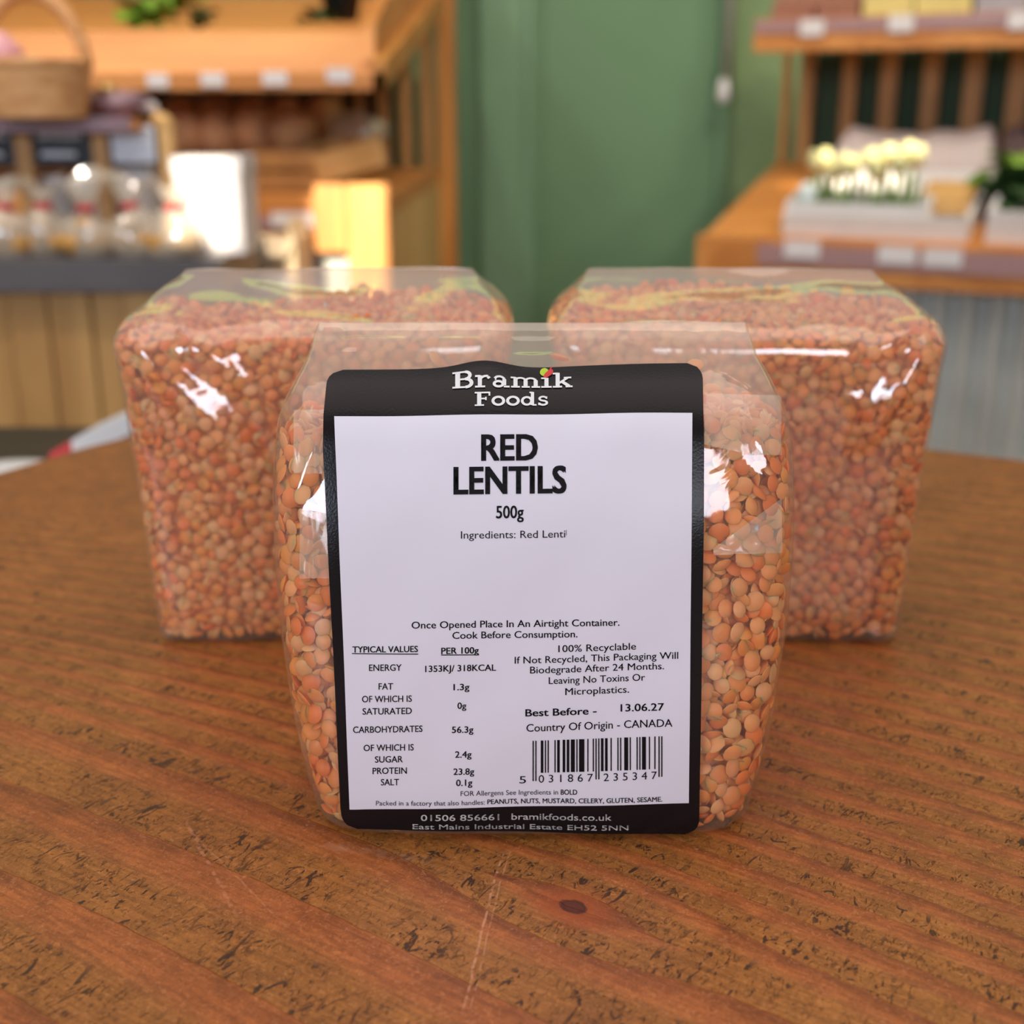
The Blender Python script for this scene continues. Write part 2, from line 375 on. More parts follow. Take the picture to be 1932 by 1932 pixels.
MB().lathe((0, .05, 0), [(.05, FZ+.03), (.05, -.2), (.12, -.06), (.13, -.0405)], 24).build('pedestal', DARKWOOD, tab)
MB().lathe((0, .05, 0), [(0, FZ), (.26, FZ), (.26, FZ+.02), (.06, FZ+.04), (0, FZ+.04)], 32).build('foot', DARKWOOD, tab)

# ------------------------------------------------------------------ bags of lentils
def cr(xs_, t):           # smooth interpolation through evenly spaced knots
    xs_ = np.asarray(xs_, float); t = np.clip(t, 0, len(xs_)-1.0001); i = np.floor(t).astype(int); f = t-i
    g = lambda k: xs_[np.clip(k, 0, len(xs_)-1)]
    p0, p1, p2, p3 = g(i-1), g(i), g(i+1), g(i+2)
    return .5*((2*p1)+(-p0+p2)*f+(2*p0-5*p1+4*p2-p3)*f*f+(-p0+3*p1-3*p2+p3)*f**3)
class Bag:
    def __init__(s, prof, cx, y0, n=5.0, skew=0):
        p = np.array(prof); s.yf, s.zf, s.yb, s.zb, s.a = p.T; s.cx, s.y0, s.n, s.K, s.skew = cx, y0, n, len(prof)-1, skew
    def q(s, u): return (1-np.clip(np.abs(u), 0, 1)**s.n)**(1/s.n)
    def front(s, x, lv):      # the front face at local x
        a = cr(s.a, lv); q = s.q(x/a); yf, zf, yb, zb = cr(s.yf, lv), cr(s.zf, lv), cr(s.yb, lv), cr(s.zb, lv)
        my, mz = (yf+yb)/2, (zf+zb)/2
        return np.stack([s.cx+x, s.y0+my-(my-yf)*q+s.skew*x, mz-(mz-zf)*q], -1)
    def pt(s, th, lv, inset=0):
        a = cr(s.a, lv)-inset; yf, zf, yb, zb = cr(s.yf, lv), cr(s.zf, lv), cr(s.yb, lv), cr(s.zb, lv)
        my, mz = (yf+yb)/2, (zf+zb)/2; c, si = np.cos(th), np.sin(th); rr = (np.abs(c)**s.n+np.abs(si)**s.n)**(-1/s.n)
        X = a*c*rr; S = si*rr
        hy = np.maximum((yb-yf)/2-inset, .0004); hz = (zb-zf)/2
        return np.stack([s.cx+X, s.y0+my+hy*S+s.skew*X, mz+hz*S], -1)
    def normal(s, th, lv):
        e1 = s.pt(th+.01, lv)-s.pt(th-.01, lv); e2 = s.pt(th, lv+.03)-s.pt(th, lv-.03)
        n = np.cross(e1, e2); return n/np.maximum(np.linalg.norm(n, axis=-1, keepdims=True), 1e-9)
def thetas(n):            # denser at the corners
    t = np.linspace(0, 2*PI, n, endpoint=False); return t + .14*np.sin(4*t)
def film(bag, name, mat, parent, seed, creases=(), amp_top=.0007, amp=.00022, ntheta=200, nlev=120, flat=None):
    th = thetas(ntheta); lv = np.linspace(0, bag.K, nlev); TH, LV = np.meshgrid(th, lv)
    Pn = bag.pt(TH, LV); Nn = bag.normal(TH, np.clip(LV, .05, bag.K-.05))
    out = np.zeros(Pn.shape[:2])
    ztop = float(bag.zf[-1])
    for i in range(nlev):
        for k in range(ntheta):
            p = Pn[i, k]; v = Vector(p)
            hi = min(1, max(0, (p[2]-ztop*.78)/(ztop*.2))); lo = min(1, max(0, (.012-p[2])/.012))
            A = amp+amp_top*hi+.0006*lo
            a_ = noise.noise(v*55+Vector((seed, 0, 0))); r_ = 1-2*abs(noise.noise(Vector((v.x*34, v.y*40, v.z*46))+Vector((0, seed, 3))))
            d_ = A*(.8*a_+.75*(r_-.5))
            if flat and k and Nn[i, k][1] < -.3 and abs(p[0]-bag.cx-flat[0]) < flat[1]:
                d_ = min(.15*d_, .0002)
            X, Z = p[0]-bag.cx, p[2]
            if Nn[i, k][1] < -.25:
                for (x0, z0, x1, z1, wd, am) in creases:
                    ux, uz = x1-x0, z1-z0; l2 = ux*ux+uz*uz; t = max(0, min(1, ((X-x0)*ux+(Z-z0)*uz)/l2))
                    dx, dz = X-x0-ux*t, Z-z0-uz*t; wloc = wd*(.35+.65*math.sin(PI*min(1, max(.02, t))))
                    q = math.sqrt(dx*dx+dz*dz)/wloc
                    if q < 1: d_ = d_*(.35+.65*q)+am*wloc/wd*(1-q)
            out[i, k] = d_
    Pn = Pn+Nn*out[..., None]; Pn[..., 2] = np.maximum(Pn[..., 2], .0004)
    vs = Pn.reshape(-1, 3).tolist()
    fs = [(i*ntheta+k, i*ntheta+(k+1) % ntheta, (i+1)*ntheta+(k+1) % ntheta, (i+1)*ntheta+k) for i in range(nlev-1) for k in range(ntheta)]
    fs.append(tuple(range(ntheta))[::-1]); fs.append(tuple((nlev-1)*ntheta+k for k in range(ntheta)))
    mb = MB(); mb.v = vs; mb.f = fs; mb.sm = [True]*(len(fs)-2)+[False]*2
    return mb.build(name, mat, parent)

def lens(seg, rings):      # one split lentil: a thin lens with a soft rim
    vs = [(0, 0, 1)]; rr = [.5, .86] if rings == 2 else [.42, .74, .94]
    prof = [(q, 1-q**2.4) for q in rr]+[(1, 0)]+[(q, q**2.4-1) for q in rr[::-1]]
    for (r_, z) in prof: vs += [(r_*math.cos(2*PI*k/seg), r_*math.sin(2*PI*k/seg), z) for k in range(seg)]
    vs.append((0, 0, -1)); n = len(vs); fs = []; R = len(prof)
    fs += [(0, 1+k, 1+(k+1) % seg) for k in range(seg)]
    for i in range(R-1):
        for k in range(seg):
            a, b_, c, d_ = 1+i*seg+k, 1+i*seg+(k+1) % seg, 1+(i+1)*seg+(k+1) % seg, 1+(i+1)*seg+k
            fs += [(a, d_, c), (a, c, b_)]
    fs += [(n-1, 1+(R-1)*seg+(k+1) % seg, 1+(R-1)*seg+k) for k in range(seg)]
    return np.array(vs), np.array(fs)
TONES = np.array([lin(251, 158, 90)[:3], lin(252, 167, 103)[:3], lin(250, 148, 76)[:3], lin(252, 175, 116)[:3], lin(247, 130, 58)[:3], lin(249, 150, 64)[:3]])
def lentils(bag, name, fill, label, seed, layers, seg, rings, R0=.00268, dmin=.0034, tones=TONES, extra=()):
    rng = np.random.default_rng(seed); pts = []; nrm = []
    # area weighting of the shell
    thg = np.linspace(0, 2*PI, 97); lvg = np.linspace(.25, bag.K, 60)
    TH, LV = np.meshgrid((thg[:-1]+thg[1:])/2, (lvg[:-1]+lvg[1:])/2)
    G = bag.pt(*np.meshgrid(thg, lvg)); e1 = G[:-1, 1:]-G[:-1, :-1]; e2 = G[1:, :-1]-G[:-1, :-1]
    ar = np.linalg.norm(np.cross(e1, e2), axis=-1).ravel(); ar /= ar.sum()
    dth, dlv = thg[1]-thg[0], lvg[1]-lvg[0]
    for li in range(layers+1):
        grid = {}; cell = dmin
        if li < layers:
            n = 26000; idx = rng.choice(len(ar), n, p=ar)
            th = TH.ravel()[idx]+(rng.random(n)-.5)*dth; lv = LV.ravel()[idx]+(rng.random(n)-.5)*dlv
            p = bag.pt(th, lv); nn = bag.normal(th, lv); ins = .0018+li*.0015
            pp = p-nn*(ins+rng.random((n, 1))*.0007)
            fz = fill(pp[:, 0]-bag.cx, pp[:, 1]-bag.y0)+rng.normal(0, .0007, n)
            ok = (pp[:, 2] < fz) & (pp[:, 2] > .0022)
            if li > 0: ok &= ~((nn[:, 1] > .5))
            pp, nn = pp[ok], nn[ok]
        else:           # the heap's upper surface
            n = 16000; X = (rng.random(n)*2-1)*.068; Y = rng.random(n)*.062
            Z = fill(X, Y)+rng.normal(0, .0007, n)-.001
            lvz = np.interp(Z, bag.zf, np.arange(bag.K+1)); a = cr(bag.a, lvz)-.002
            yf = cr(bag.yf, lvz)+.0045; yb = cr(bag.yb, lvz)-.002; my = (yf+yb)/2; hy = np.maximum((yb-yf)/2, 1e-4)
            ok = (np.abs(X/a)**bag.n+np.abs((Y-my)/hy)**bag.n) < 1
            pp = np.stack([X+bag.cx, Y+bag.y0+bag.skew*X, Z], -1)[ok]; nn = np.tile([0, -.12, 1.], (len(pp), 1))
        for a_, n_ in zip(pp, nn):
            key = (int(a_[0]//cell), int(a_[1]//cell), int(a_[2]//cell)); bad = False
            for dx in (-1, 0, 1):
                for dy in (-1, 0, 1):
                    for dz in (-1, 0, 1):
                        for b_ in grid.get((key[0]+dx, key[1]+dy, key[2]+dz), ()):
                            if (a_[0]-b_[0])**2+(a_[1]-b_[1])**2+(a_[2]-b_[2])**2 < dmin*dmin: bad = True; break
                        if bad: break
                    if bad: break
                if bad: break
            if bad: continue
            grid.setdefault(key, []).append(a_); pts.append(a_); nrm.append((n_, li))
    for e_ in extra: pts.append(np.array(e_[:3])); nrm.append((np.array(e_[3:6]), 0))
    V0, F0 = lens(seg, rings); n = len(pts); pts = np.array(pts)
    tilt = np.array([.30 if li == 0 else .8 for _, li in nrm]); nn = np.array([a for a, _ in nrm])
    nn = nn+rng.normal(0, 1, (n, 3))*tilt[:, None]
    fl = (rng.random(n) < .14) & np.array([li > 0 or rng.random() < .25 for _, li in nrm]); nn[fl] = rng.normal(0, 1, (fl.sum(), 3)); nn /= np.linalg.norm(nn, axis=1, keepdims=True)
    t1 = np.cross(nn, rng.normal(0, 1, (n, 3))); t1 /= np.linalg.norm(t1, axis=1, keepdims=True); t2 = np.cross(nn, t1)
    rad = R0*rng.uniform(.82, 1.1, n); thk = .00085*rng.uniform(.75, 1.15, n); ell = rng.uniform(.88, 1.0, n)
    V = pts[:, None]+t1[:, None]*(V0[None, :, 0:1]*rad[:, None, None])+t2[:, None]*(V0[None, :, 1:2]*(rad*ell)[:, None, None])+nn[:, None]*(V0[None, :, 2:3]*thk[:, None, None])
    # packed against the inside of the film
    for it in range(2):
        lvz = np.interp(V[..., 2], (bag.zf+bag.zb)/2, np.arange(bag.K+1)); a = cr(bag.a, lvz)-.0005; yf = cr(bag.yf, lvz)+.0005; yb = cr(bag.yb, lvz)-.0005
        X = V[..., 0]-bag.cx; my = (yf+yb)/2+bag.y0+bag.skew*X; Y = V[..., 1]-my; hy = np.maximum((yb-yf)/2, 1e-3)
        uu = np.abs(X/a)**bag.n+np.abs(Y/hy)**bag.n; k_ = np.where(uu > 1, np.maximum(uu, 1)**(-1/bag.n), 1.)
        V[..., 0] = bag.cx+X*k_; V[..., 1] = my+Y*k_
    V[..., 2] = np.maximum(V[..., 2], .0006)
    F = F0[None]+(np.arange(n)*len(V0))[:, None, None]
    col = tones[rng.integers(0, len(tones), n)]*rng.uniform(.86, 1.08, (n, 1)); col = np.clip(col, 0, 1)
    cols = np.ones((n, len(V0), 4)); cols[..., :3] = col[:, None]
    # packed core behind the visible layers
    ni, nj = 40, 24; lv = np.linspace(.3, bag.K-1.0, nj); th = np.linspace(0, 2*PI, ni, endpoint=False)
    core = bag.pt(*np.meshgrid(th, lv), inset=.0052); fz = fill(core[..., 0]-bag.cx, core[..., 1]-bag.y0)-.003
    core[..., 2] = np.clip(core[..., 2], .003, fz); cv = core.reshape(-1, 3); nb = n*len(V0)
    cf = []
    for i in range(nj-1):
        for k in range(ni):
            a, b_, c, d_ = i*ni+k, i*ni+(k+1) % ni, (i+1)*ni+(k+1) % ni, (i+1)*ni+k
            cf += [(a, b_, c), (a, c, d_)]
    mid = len(cv); cv = np.vstack([cv, [[bag.cx, bag.y0+.03, float(fill(np.array([0.]), np.array([.03]))[0])-.003]]])
    cf += [((nj-1)*ni+k, (nj-1)*ni+(k+1) % ni, mid) for k in range(ni)]
    allv = np.vstack([V.reshape(-1, 3), cv]); allf = np.vstack([F.reshape(-1, 3), np.array(cf)+nb])
    allc = np.vstack([cols.reshape(-1, 4), np.tile(np.append(tones.mean(0), 1), (len(cv), 1))])
    me = bpy.data.meshes.new(name); me.vertices.add(len(allv)); me.vertices.foreach_set('co', allv.astype(np.float32).ravel())
    me.loops.add(allf.size); me.loops.foreach_set('vertex_index', allf.astype(np.int32).ravel())
    me.polygons.add(len(allf)); me.polygons.foreach_set('loop_start', np.arange(0, allf.size, 3, dtype=np.int32))
    me.polygons.foreach_set('loop_total', np.full(len(allf), 3, np.int32)); me.polygons.foreach_set('use_smooth', np.ones(len(allf), bool))
    me.update(calc_edges=True); me.validate()
    ca = me.color_attributes.new('tone', 'FLOAT_COLOR', 'POINT'); ca.data.foreach_set('color', allc.astype(np.float32).ravel())
    o = link(name, me, None, LENTIL); tag(o, label, 'lentils', 'heaps of red lentils inside the bags', 'stuff')
    return o

FRONT = Bag([(-.0005, .0006, .047, .0006, .0550), (-.002, .004, .052, .003, .0572), (-.0028, .015, .056, .014, .0605), (-.002, .035, .058, .035, .0635),
             (.001, .060, .059, .060, .0655), (.005, .082, .060, .082, .0662), (.010, .097, .061, .097, .0655), (.0145, .106, .061, .106, .0640),
             (.022, .1125, .060, .112, .0615), (.034, .118, .058, .117, .0588), (.047, .122, .0555, .1210, .0580), (.0515, .1245, .0530, .1243, .0572)], .0055, 0, 5.5)
BACKP = [(.002, .0006, .050, .0006, .0575), (.0005, .004, .053, .003, .0595), (-.001, .015, .056, .014, .0602), (-.001, .035, .058, .035, .0615),
         (-.001, .060, .059, .060, .0628), (-.001, .082, .060, .082, .0642), (-.0005, .096, .061, .097, .0656), (.001, .1055, .061, .106, .0670),
         (.008, .1115, .060, .112, .0650), (.022, .116, .059, .117, .0600), (.044, .1215, .0575, .1215, .0545), (.0520, .1245, .0545, .1243, .0520)]
LEFT = Bag(BACKP, -.0662, .123, 8.5, .06)
RIGHT = Bag([(a, b_, c, d_, e_*.985) for a, b_, c, d_, e_ in BACKP], .0790, .122, 8.5, -.05)

bf = empty('lentil_bag', (FRONT.cx, .03, 0), 'clear bag of red lentils standing in front with a black and white label', 'bag', 'bags of red lentils')
bl = empty('lentil_bag', (LEFT.cx, .15, 0), 'unlabelled clear bag of red lentils behind the labelled one, on the basket side', 'bag', 'bags of red lentils')
br = empty('lentil_bag', (RIGHT.cx, .15, 0), 'unlabelled clear bag of red lentils behind the labelled one, on the tulip side', 'bag', 'bags of red lentils')
film(FRONT, 'film', FILM, bf, 3.3, creases=[(.060, .090, .052, .108, .004, .0012), (-.060, .085, -.050, .108, .004, .0012), (.045, .020, .056, .002, .006, .0016), (.052, .022, .050, .001, .004, .0014)], flat=(-.0035, .047))
film(LEFT, 'film', FILM2, bl, 11.7, creases=[(-.054, .104, -.014, .058, .0105, .0043), (-.044, .1125, -.020, .090, .0065, .0026), (-.058, .100, -.052, .070, .004, .0014), (-.016, .113, .028, .1095, .003, .0012), (-.058, .004, -.052, .001, .004, .0012)], amp_top=.0009)
film(RIGHT, 'film', FILM2, br, 23.1, creases=[(.056, .107, .036, .072, .0080, .0050), (.058, .112, .034, .102, .0055, .0028), (.030, .090, .052, .078, .005, .0014), (.044, .004, .056, .003, .005, .0020), (-.02, .119, .02, .117, .004, .0014)], amp_top=.0009)

lentils(FRONT, 'red_lentils', lambda x, y: .1035+.05*np.clip(y-.02, 0, 1)*0+.004*np.sin(x*38+1.2)+.0*y, 'heap of orange red lentils inside the labelled front bag', 5, 3, 12, 3,
        extra=[(.0475, .0385, .1155, 0, -.5, 1), (.0125, .044, .1165, 0, .3, 1), (-.02, .042, .1165, 0, -.4, 1)])
lentils(LEFT, 'red_lentils', lambda x, y: .108+.10*np.clip(y-.008, 0, .05)+.0025*np.sin(x*60+.3), 'heap of orange red lentils inside the unlabelled bag nearer the basket', 6, 2, 10, 2)
lentils(RIGHT, 'red_lentils', lambda x, y: .110+.12*np.clip(y-.006, 0, .05)+.002*np.sin(x*52+2), 'heap of orange red lentils inside the unlabelled bag nearer the tulips', 7, 2, 10, 2)

# ---- mapping from the drawn label sheet to the curved front of the bag
LV = np.linspace(.05, FRONT.K-.4, 900)
cp, sp_ = math.cos(PITCH), math.sin(PITCH)
def proj(p):
    X, Y, Z = p[..., 0], p[..., 1]-CY, p[..., 2]-CZ
    dep = Y*cp-Z*sp_; up = Y*sp_+Z*cp
    return 966+FPX*X/dep, 966-FPX*up/dep
def wrap(pts, off):
    pts = np.asarray(pts, float); x = (pts[:, 0]-966)/FPX*.30-FRONT.cx; lv = np.full(len(pts), 4.)
    for it in range(7):
        xq = np.round(x/.0005)*.0005
        for u in np.unique(xq):
            m = xq == u; _, row = proj(FRONT.front(np.full_like(LV, u), LV)); lv[m] = np.interp(-pts[m, 1], -row, LV)
        p = FRONT.front(x, lv); px, _ = proj(p); dep = (p[:, 1]-CY)*cp-(p[:, 2]-CZ)*sp_
        x = np.clip(x+(pts[:, 0]-px)/FPX*dep, -.0635, .0635)
    e = 1e-4; p = FRONT.front(x, lv); nx = FRONT.front(x+e, lv)-p; nl = FRONT.front(x, lv+.01)-p
    n = np.cross(nx, nl); n /= np.linalg.norm(n, axis=1, keepdims=True)
    # a soft crease above the logo and gentle cockling of the paper
    px, py = pts[:, 0], pts[:, 1]
    bump = .0011*np.exp(-((px-912)/52)**2-((py-700)/30)**2)+.00022*np.sin(px*.021+py*.006)*np.sin(py*.0125+1.3)
    bump = bump-.0010*np.exp(-((px-1000)/70)**2-((py-706)/22)**2)*.5
    q = p+n*(off+bump+.0011)[..., None] if np.ndim(off) else p+n*(off+.0011+bump)[:, None]
    q[:, 2] = np.maximum(q[:, 2], .0006+off*.3)
    return q
def sheet(name, x0f, x1f, y0f, y1f, nx, ny, off, mat, parent, cornr=0, thick=0):
    # x0f.. are the sheet's four border curves
    vs = []
    for j in range(ny+1):
        v = j/ny
        for i in range(nx+1):
            u = i/nx; y = (1-v)*y0f(u)+v*y1f(u); xl, xr = x0f(y), x1f(y)
            if cornr:
                ytop, ybot = y0f(u), y1f(u); dd = min(y-ytop, ybot-y)
                if dd < cornr: ins = cornr-math.sqrt(max(0, cornr**2-(cornr-dd)**2)); xl += ins; xr -= ins
            vs.append((xl+(xr-xl)*u, y))
    q = wrap(vs, off).tolist()
    fs = [(j*(nx+1)+i, (j+1)*(nx+1)+i, (j+1)*(nx+1)+i+1, j*(nx+1)+i+1) for j in range(ny) for i in range(nx)]
    mb = MB(); mb.v = q; mb.f = fs; mb.sm = [True]*len(fs); return mb.build(name, mat, parent)
def label_mats():
    a, nt, N, L, b = newmat('black_gloss_print')
    b.inputs['Base Color'].default_value = lin(24, 20, 22); b.inputs['Roughness'].default_value = .24; b.inputs['Specular IOR Level'].default_value = .19
    tc = N.new('ShaderNodeTexCoord'); n = N.new('ShaderNodeTexNoise'); n.inputs['Scale'].default_value = 1800; n.inputs['Detail'].default_value = 2
    L.new(tc.outputs['Object'], n.inputs['Vector']); bp = N.new('ShaderNodeBump'); bp.inputs['Strength'].default_value = .25; bp.inputs['Distance'].default_value = .0002
    L.new(n.outputs['Fac'], bp.inputs['Height']); L.new(bp.outputs[0], b.inputs['Normal'])
    w_ = plain('white_label_paper', lin(224, 220, 230), .62, .012, 60, .12, spec=.3)
    k = plain('black_ink', lin(16, 13, 15), .6, .1, 300, spec=.15)
    wi = plain('white_ink', lin(228, 228, 228), .5, .05, 300)
    return a, w_, k, wi
LBLACK, LWHITE, INK, WINK = label_mats()
li = lambda x, a, b_: float(np.interp(x, a, b_))
label = sheet('label', lambda y: li(y, [690, 720, 787, 850, 1520, 1562], [626, 619, 613, 612, 645, 651]), lambda y: li(y, [690, 720, 787, 850, 1000, 1520, 1568], [1322, 1325, 1326, 1327, 1326, 1318, 1317]),
              lambda u: 705-13*u-6*math.exp(-((u-.41)/.09)**2), lambda u: 1559+9*u, 60, 130, 0, LBLACK, bf, 26)
XL = lambda y: 633+(y-790)*(29/732.); XR = lambda y: 1305-(y-783)*(7/729.)
white = sheet('white_panel', XL, XR, lambda u: 790-7*u, lambda u: 1523-12*u, 48, 90, .00012, LWHITE, label)

def text_geo(s, bold=0):
    cu = bpy.data.curves.new('t', 'FONT'); cu.body = s; cu.size = 1; cu.offset = bold; cu.resolution_u = 3; cu.fill_mode = 'FRONT'
    o = bpy.data.objects.new('t', cu); C.objects.link(o); dg = bpy.context.evaluated_depsgraph_get(); me = o.evaluated_get(dg).to_mesh()
    v = np.array([tuple(q.co)[:2] for q in me.vertices]); f = [tuple(p.vertices) for p in me.polygons]
    o.evaluated_get(dg).to_mesh_clear(); bpy.data.objects.remove(o); bpy.data.curves.remove(cu); return v, f
CAP = .727
SL = lambda y: -.0104+(y-787)*(-.006/735.)      # baseline slope of the sheet
def put(acc, s, x0, x1, base, cap, bold=0, cut=9, slope=None):
    v, f = text_geo(s)
    if bold:           # heavier strokes: the same outline struck four times, slightly apart
        n = len(v); sh = [(-bold, -bold*.6), (bold, -bold*.6), (-bold, bold*.6), (bold, bold*.6)]
        v = np.vstack([v+np.array(q) for q in sh]); f = [tuple(i+n*k for i in q) for k in range(4) for q in f]
    mn, mx = v[:, 0].min(), v[:, 0].max()
    sl = SL(base) if slope is None else slope
    x = x0+(v[:, 0]-mn)/(mx-mn)*(x1-x0); y = base-v[:, 1]/CAP*cap+(x-(x0+x1)/2)*sl
    add2(acc, np.stack([x, y], -1), f, cut)
def add2(acc, v, f, cut=9):
    bm = bmesh.new(); vv = [bm.verts.new((a, b_, 0)) for a, b_ in v]
    for q in f:
        try: bm.faces.new([vv[i] for i in q])
        except ValueError: pass
    y0, y1 = v[:, 1].min(), v[:, 1].max(); k = math.floor(y0/cut)*cut+cut
    while k < y1:
        bmesh.ops.bisect_plane(bm, geom=bm.verts[:]+bm.edges[:]+bm.faces[:], plane_co=(0, k, 0), plane_no=(0, 1, 0)); k += cut
    bmesh.ops.triangulate(bm, faces=bm.faces[:])
    bm.verts.index_update(); n = len(acc[0]); acc[0].extend([(a.co.x, a.co.y) for a in bm.verts]); acc[1].extend([tuple(n+q.index for q in fc.verts) for fc in bm.faces]); bm.free()
def rect(acc, x0, y0, x1, y1, sl=0, n=1):
    v = []; f = []
    for i in range(n+1):
        y = y0+(y1-y0)*i/n; v += [(x0, y), (x1, y+(x1-x0)*sl)]
        if i: k = 2*i; f.append((k-2, k, k+1, k-1))
    m = len(acc[0]); acc[0].extend(v); acc[1].extend([tuple(m+i for i in q) for q in f])
def rule(acc, x0, x1, y, h, n=14):
    for i in range(n):
        xa = x0+(x1-x0)*i/n; xb = x0+(x1-x0)*(i+1)/n; yy = y+((xa+xb)/2-(x0+x1)/2)*.004; rect(acc, xa, yy, xb+.05, yy+h)
def flush(acc, name, mat, parent, off=.00026):
    q = wrap(acc[0], off).tolist(); mb = MB(); mb.v = q; mb.f = acc[1]; mb.sm = [False]*len(acc[1]); return mb.build(name, mat, parent)
A = ([], [])
put(A, 'RED', 908, 1014.5, 869, 49, .030); put(A, 'LENTILS', 856, 1068.5, 931, 52, .030, cut=12)
put(A, '500g', 936, 988, 977, 24, .018)
flush(A, 'product_name', INK, label)
A = ([], [])
put(A, 'Ingredients: Red Lenti', 870, 1066, 1014, 14.5); rect(A, 1067.6, 999, 1068.3, 1009)
flush(A, 'ingredients_text', INK, label)
A = ([], [])
put(A, 'Once Opened Place In An Airtight Container.', 777.5, 1168, 1180.5, 13.6, .008)
put(A, 'Cook Before Consumption.', 854, 1089, 1201, 13.6, .008)
flush(A, 'storage_text', INK, label)
A = ([], [])
put(A, 'TYPICAL VALUES', 667, 789.5, 1227.5, 12, .018); rule(A, 666, 790, 1229.6, 1.8)
put(A, 'PER 100g', 833, 903.5, 1230.5, 12.5, .018); rule(A, 833, 904, 1232, 1.8, 8)
for (t, a, b_, y) in [('ENERGY', 698, 759, 1262), ('FAT', 716, 743, 1297), ('OF WHICH IS', 685, 778, 1320.5), ('SATURATED', 686, 778, 1343.5), ('CARBOHYDRATES', 668.5, 798, 1377.5),
                      ('OF WHICH IS', 688, 781.5, 1412), ('SUGAR', 709, 761, 1434), ('PROTEIN', 704.6, 768.6, 1455.5), ('SALT', 720, 754, 1477)]:
    put(A, t, a, b_, y, 12.6, .010)
for (t, a, b_, y) in [('1353KJ/ 318KCAL', 803, 936, 1263.5), ('1.3g', 856, 886, 1299), ('0g', 863.5, 880, 1334), ('56.3g', 853, 893.5, 1378.5), ('2.4g', 859, 890, 1424.5), ('23.8g', 856, 895, 1456.3), ('0.1g', 861, 891.5, 1477)]:
    put(A, t, a, b_, y, 12.4, .014)
flush(A, 'nutrition_table', INK, label)
A = ([], [])
for (t, a, b_, y) in [('100% Recyclable', 1053, 1199, 1225), ('If Not Recycled, This Packaging Will', 971, 1278, 1244.5), ('Biodegrade After 24 Months.', 1000, 1251.5, 1263.5), ('Leaving No Toxins Or', 1035, 1216, 1284), ('Microplastics.', 1066, 1186, 1305.5)]:
    put(A, t, a, b_, y, 13.6, -.004, slope=-.03)
flush(A, 'recycling_text', INK, label)
A = ([], [])
put(A, 'Best Before -', 991, 1125, 1345.5, 14, .018, slope=-.03); put(A, '13.06.27', 1170, 1251.5, 1338, 14.5, .012, slope=-.03)
put(A, 'Country Of Origin - CANADA', 993, 1267, 1371.5, 15, .004, slope=-.035)
flush(A, 'date_and_origin_text', INK, label)
# the bar code, encoded from its own thirteen digits
Lc = ['0001101', '0011001', '0010011', '0111101', '0100011', '0110001', '0101111', '0111011', '0110111', '0001011']
Rc = [''.join('1' if c == '0' else '0' for c in q) for q in Lc]; Gc = [q[::-1] for q in Rc]
num = '5031867235347'; par = 'LGGLLG'
bits = '101'+''.join((Lc if par[i] == 'L' else Gc)[int(num[1+i])] for i in range(6))+'01010'+''.join(Rc[int(q)] for q in num[7:])+'101'
A = ([], []); x0, x1 = 1004.5, 1248.5; mw = (x1-x0)/95; i = 0
while i < 95:
    if bits[i] == '1':
        j = i
        while j < 95 and bits[j] == '1': j += 1
        guard = i < 3 or i >= 92 or 45 <= i < 50; xa, xb = x0+i*mw, x0+j*mw; sl_ = (xa-1126)*-.035
        rect(A, xa+.15, 1389+sl_, xb-.15, (1465 if guard else 1450)+sl_, 0, 8); i = j
    else: i += 1
put(A, '5', 979.8, 992.3, 1473.5, 14.5, slope=0); put(A, '0 3 1 8 6 7', 1016, 1118, 1470.5, 15, slope=-.035); put(A, '2 3 5 3 4 7', 1138, 1238, 1466.5, 15, slope=-.035)
flush(A, 'bar_code', INK, label)
A = ([], [])
put(A, 'FOR Allergens See Ingredients in', 869.5, 1052.5, 1495, 9.5, slope=-.01); put(A, 'BOLD', 1057.5, 1088.5, 1494, 9.8, .018, slope=-.01)
put(A, 'Packed in a factory that also handles:', 711, 914.5, 1513.5, 9, slope=-.012); put(A, 'PEANUTS, NUTS, MUSTARD, CELERY, GLUTEN, SESAME.', 919.6, 1248, 1509.5, 9.2, .014, slope=-.014)
flush(A, 'allergen_text', INK, label)
A = ([], [])
put(A, '01506 856661', 795, 942, 1541.5, 11.5, .006, cut=4, slope=.0); put(A, 'bramikfoods.co.uk', 965, 1153, 1541, 12, .006, cut=4, slope=0)
put(A, 'East Mains Industrial Estate EH52 5NN', 779.5, 1184.5, 1558, 9.5, .004, cut=3, slope=.006)
flush(A, 'address_text', WINK, label)

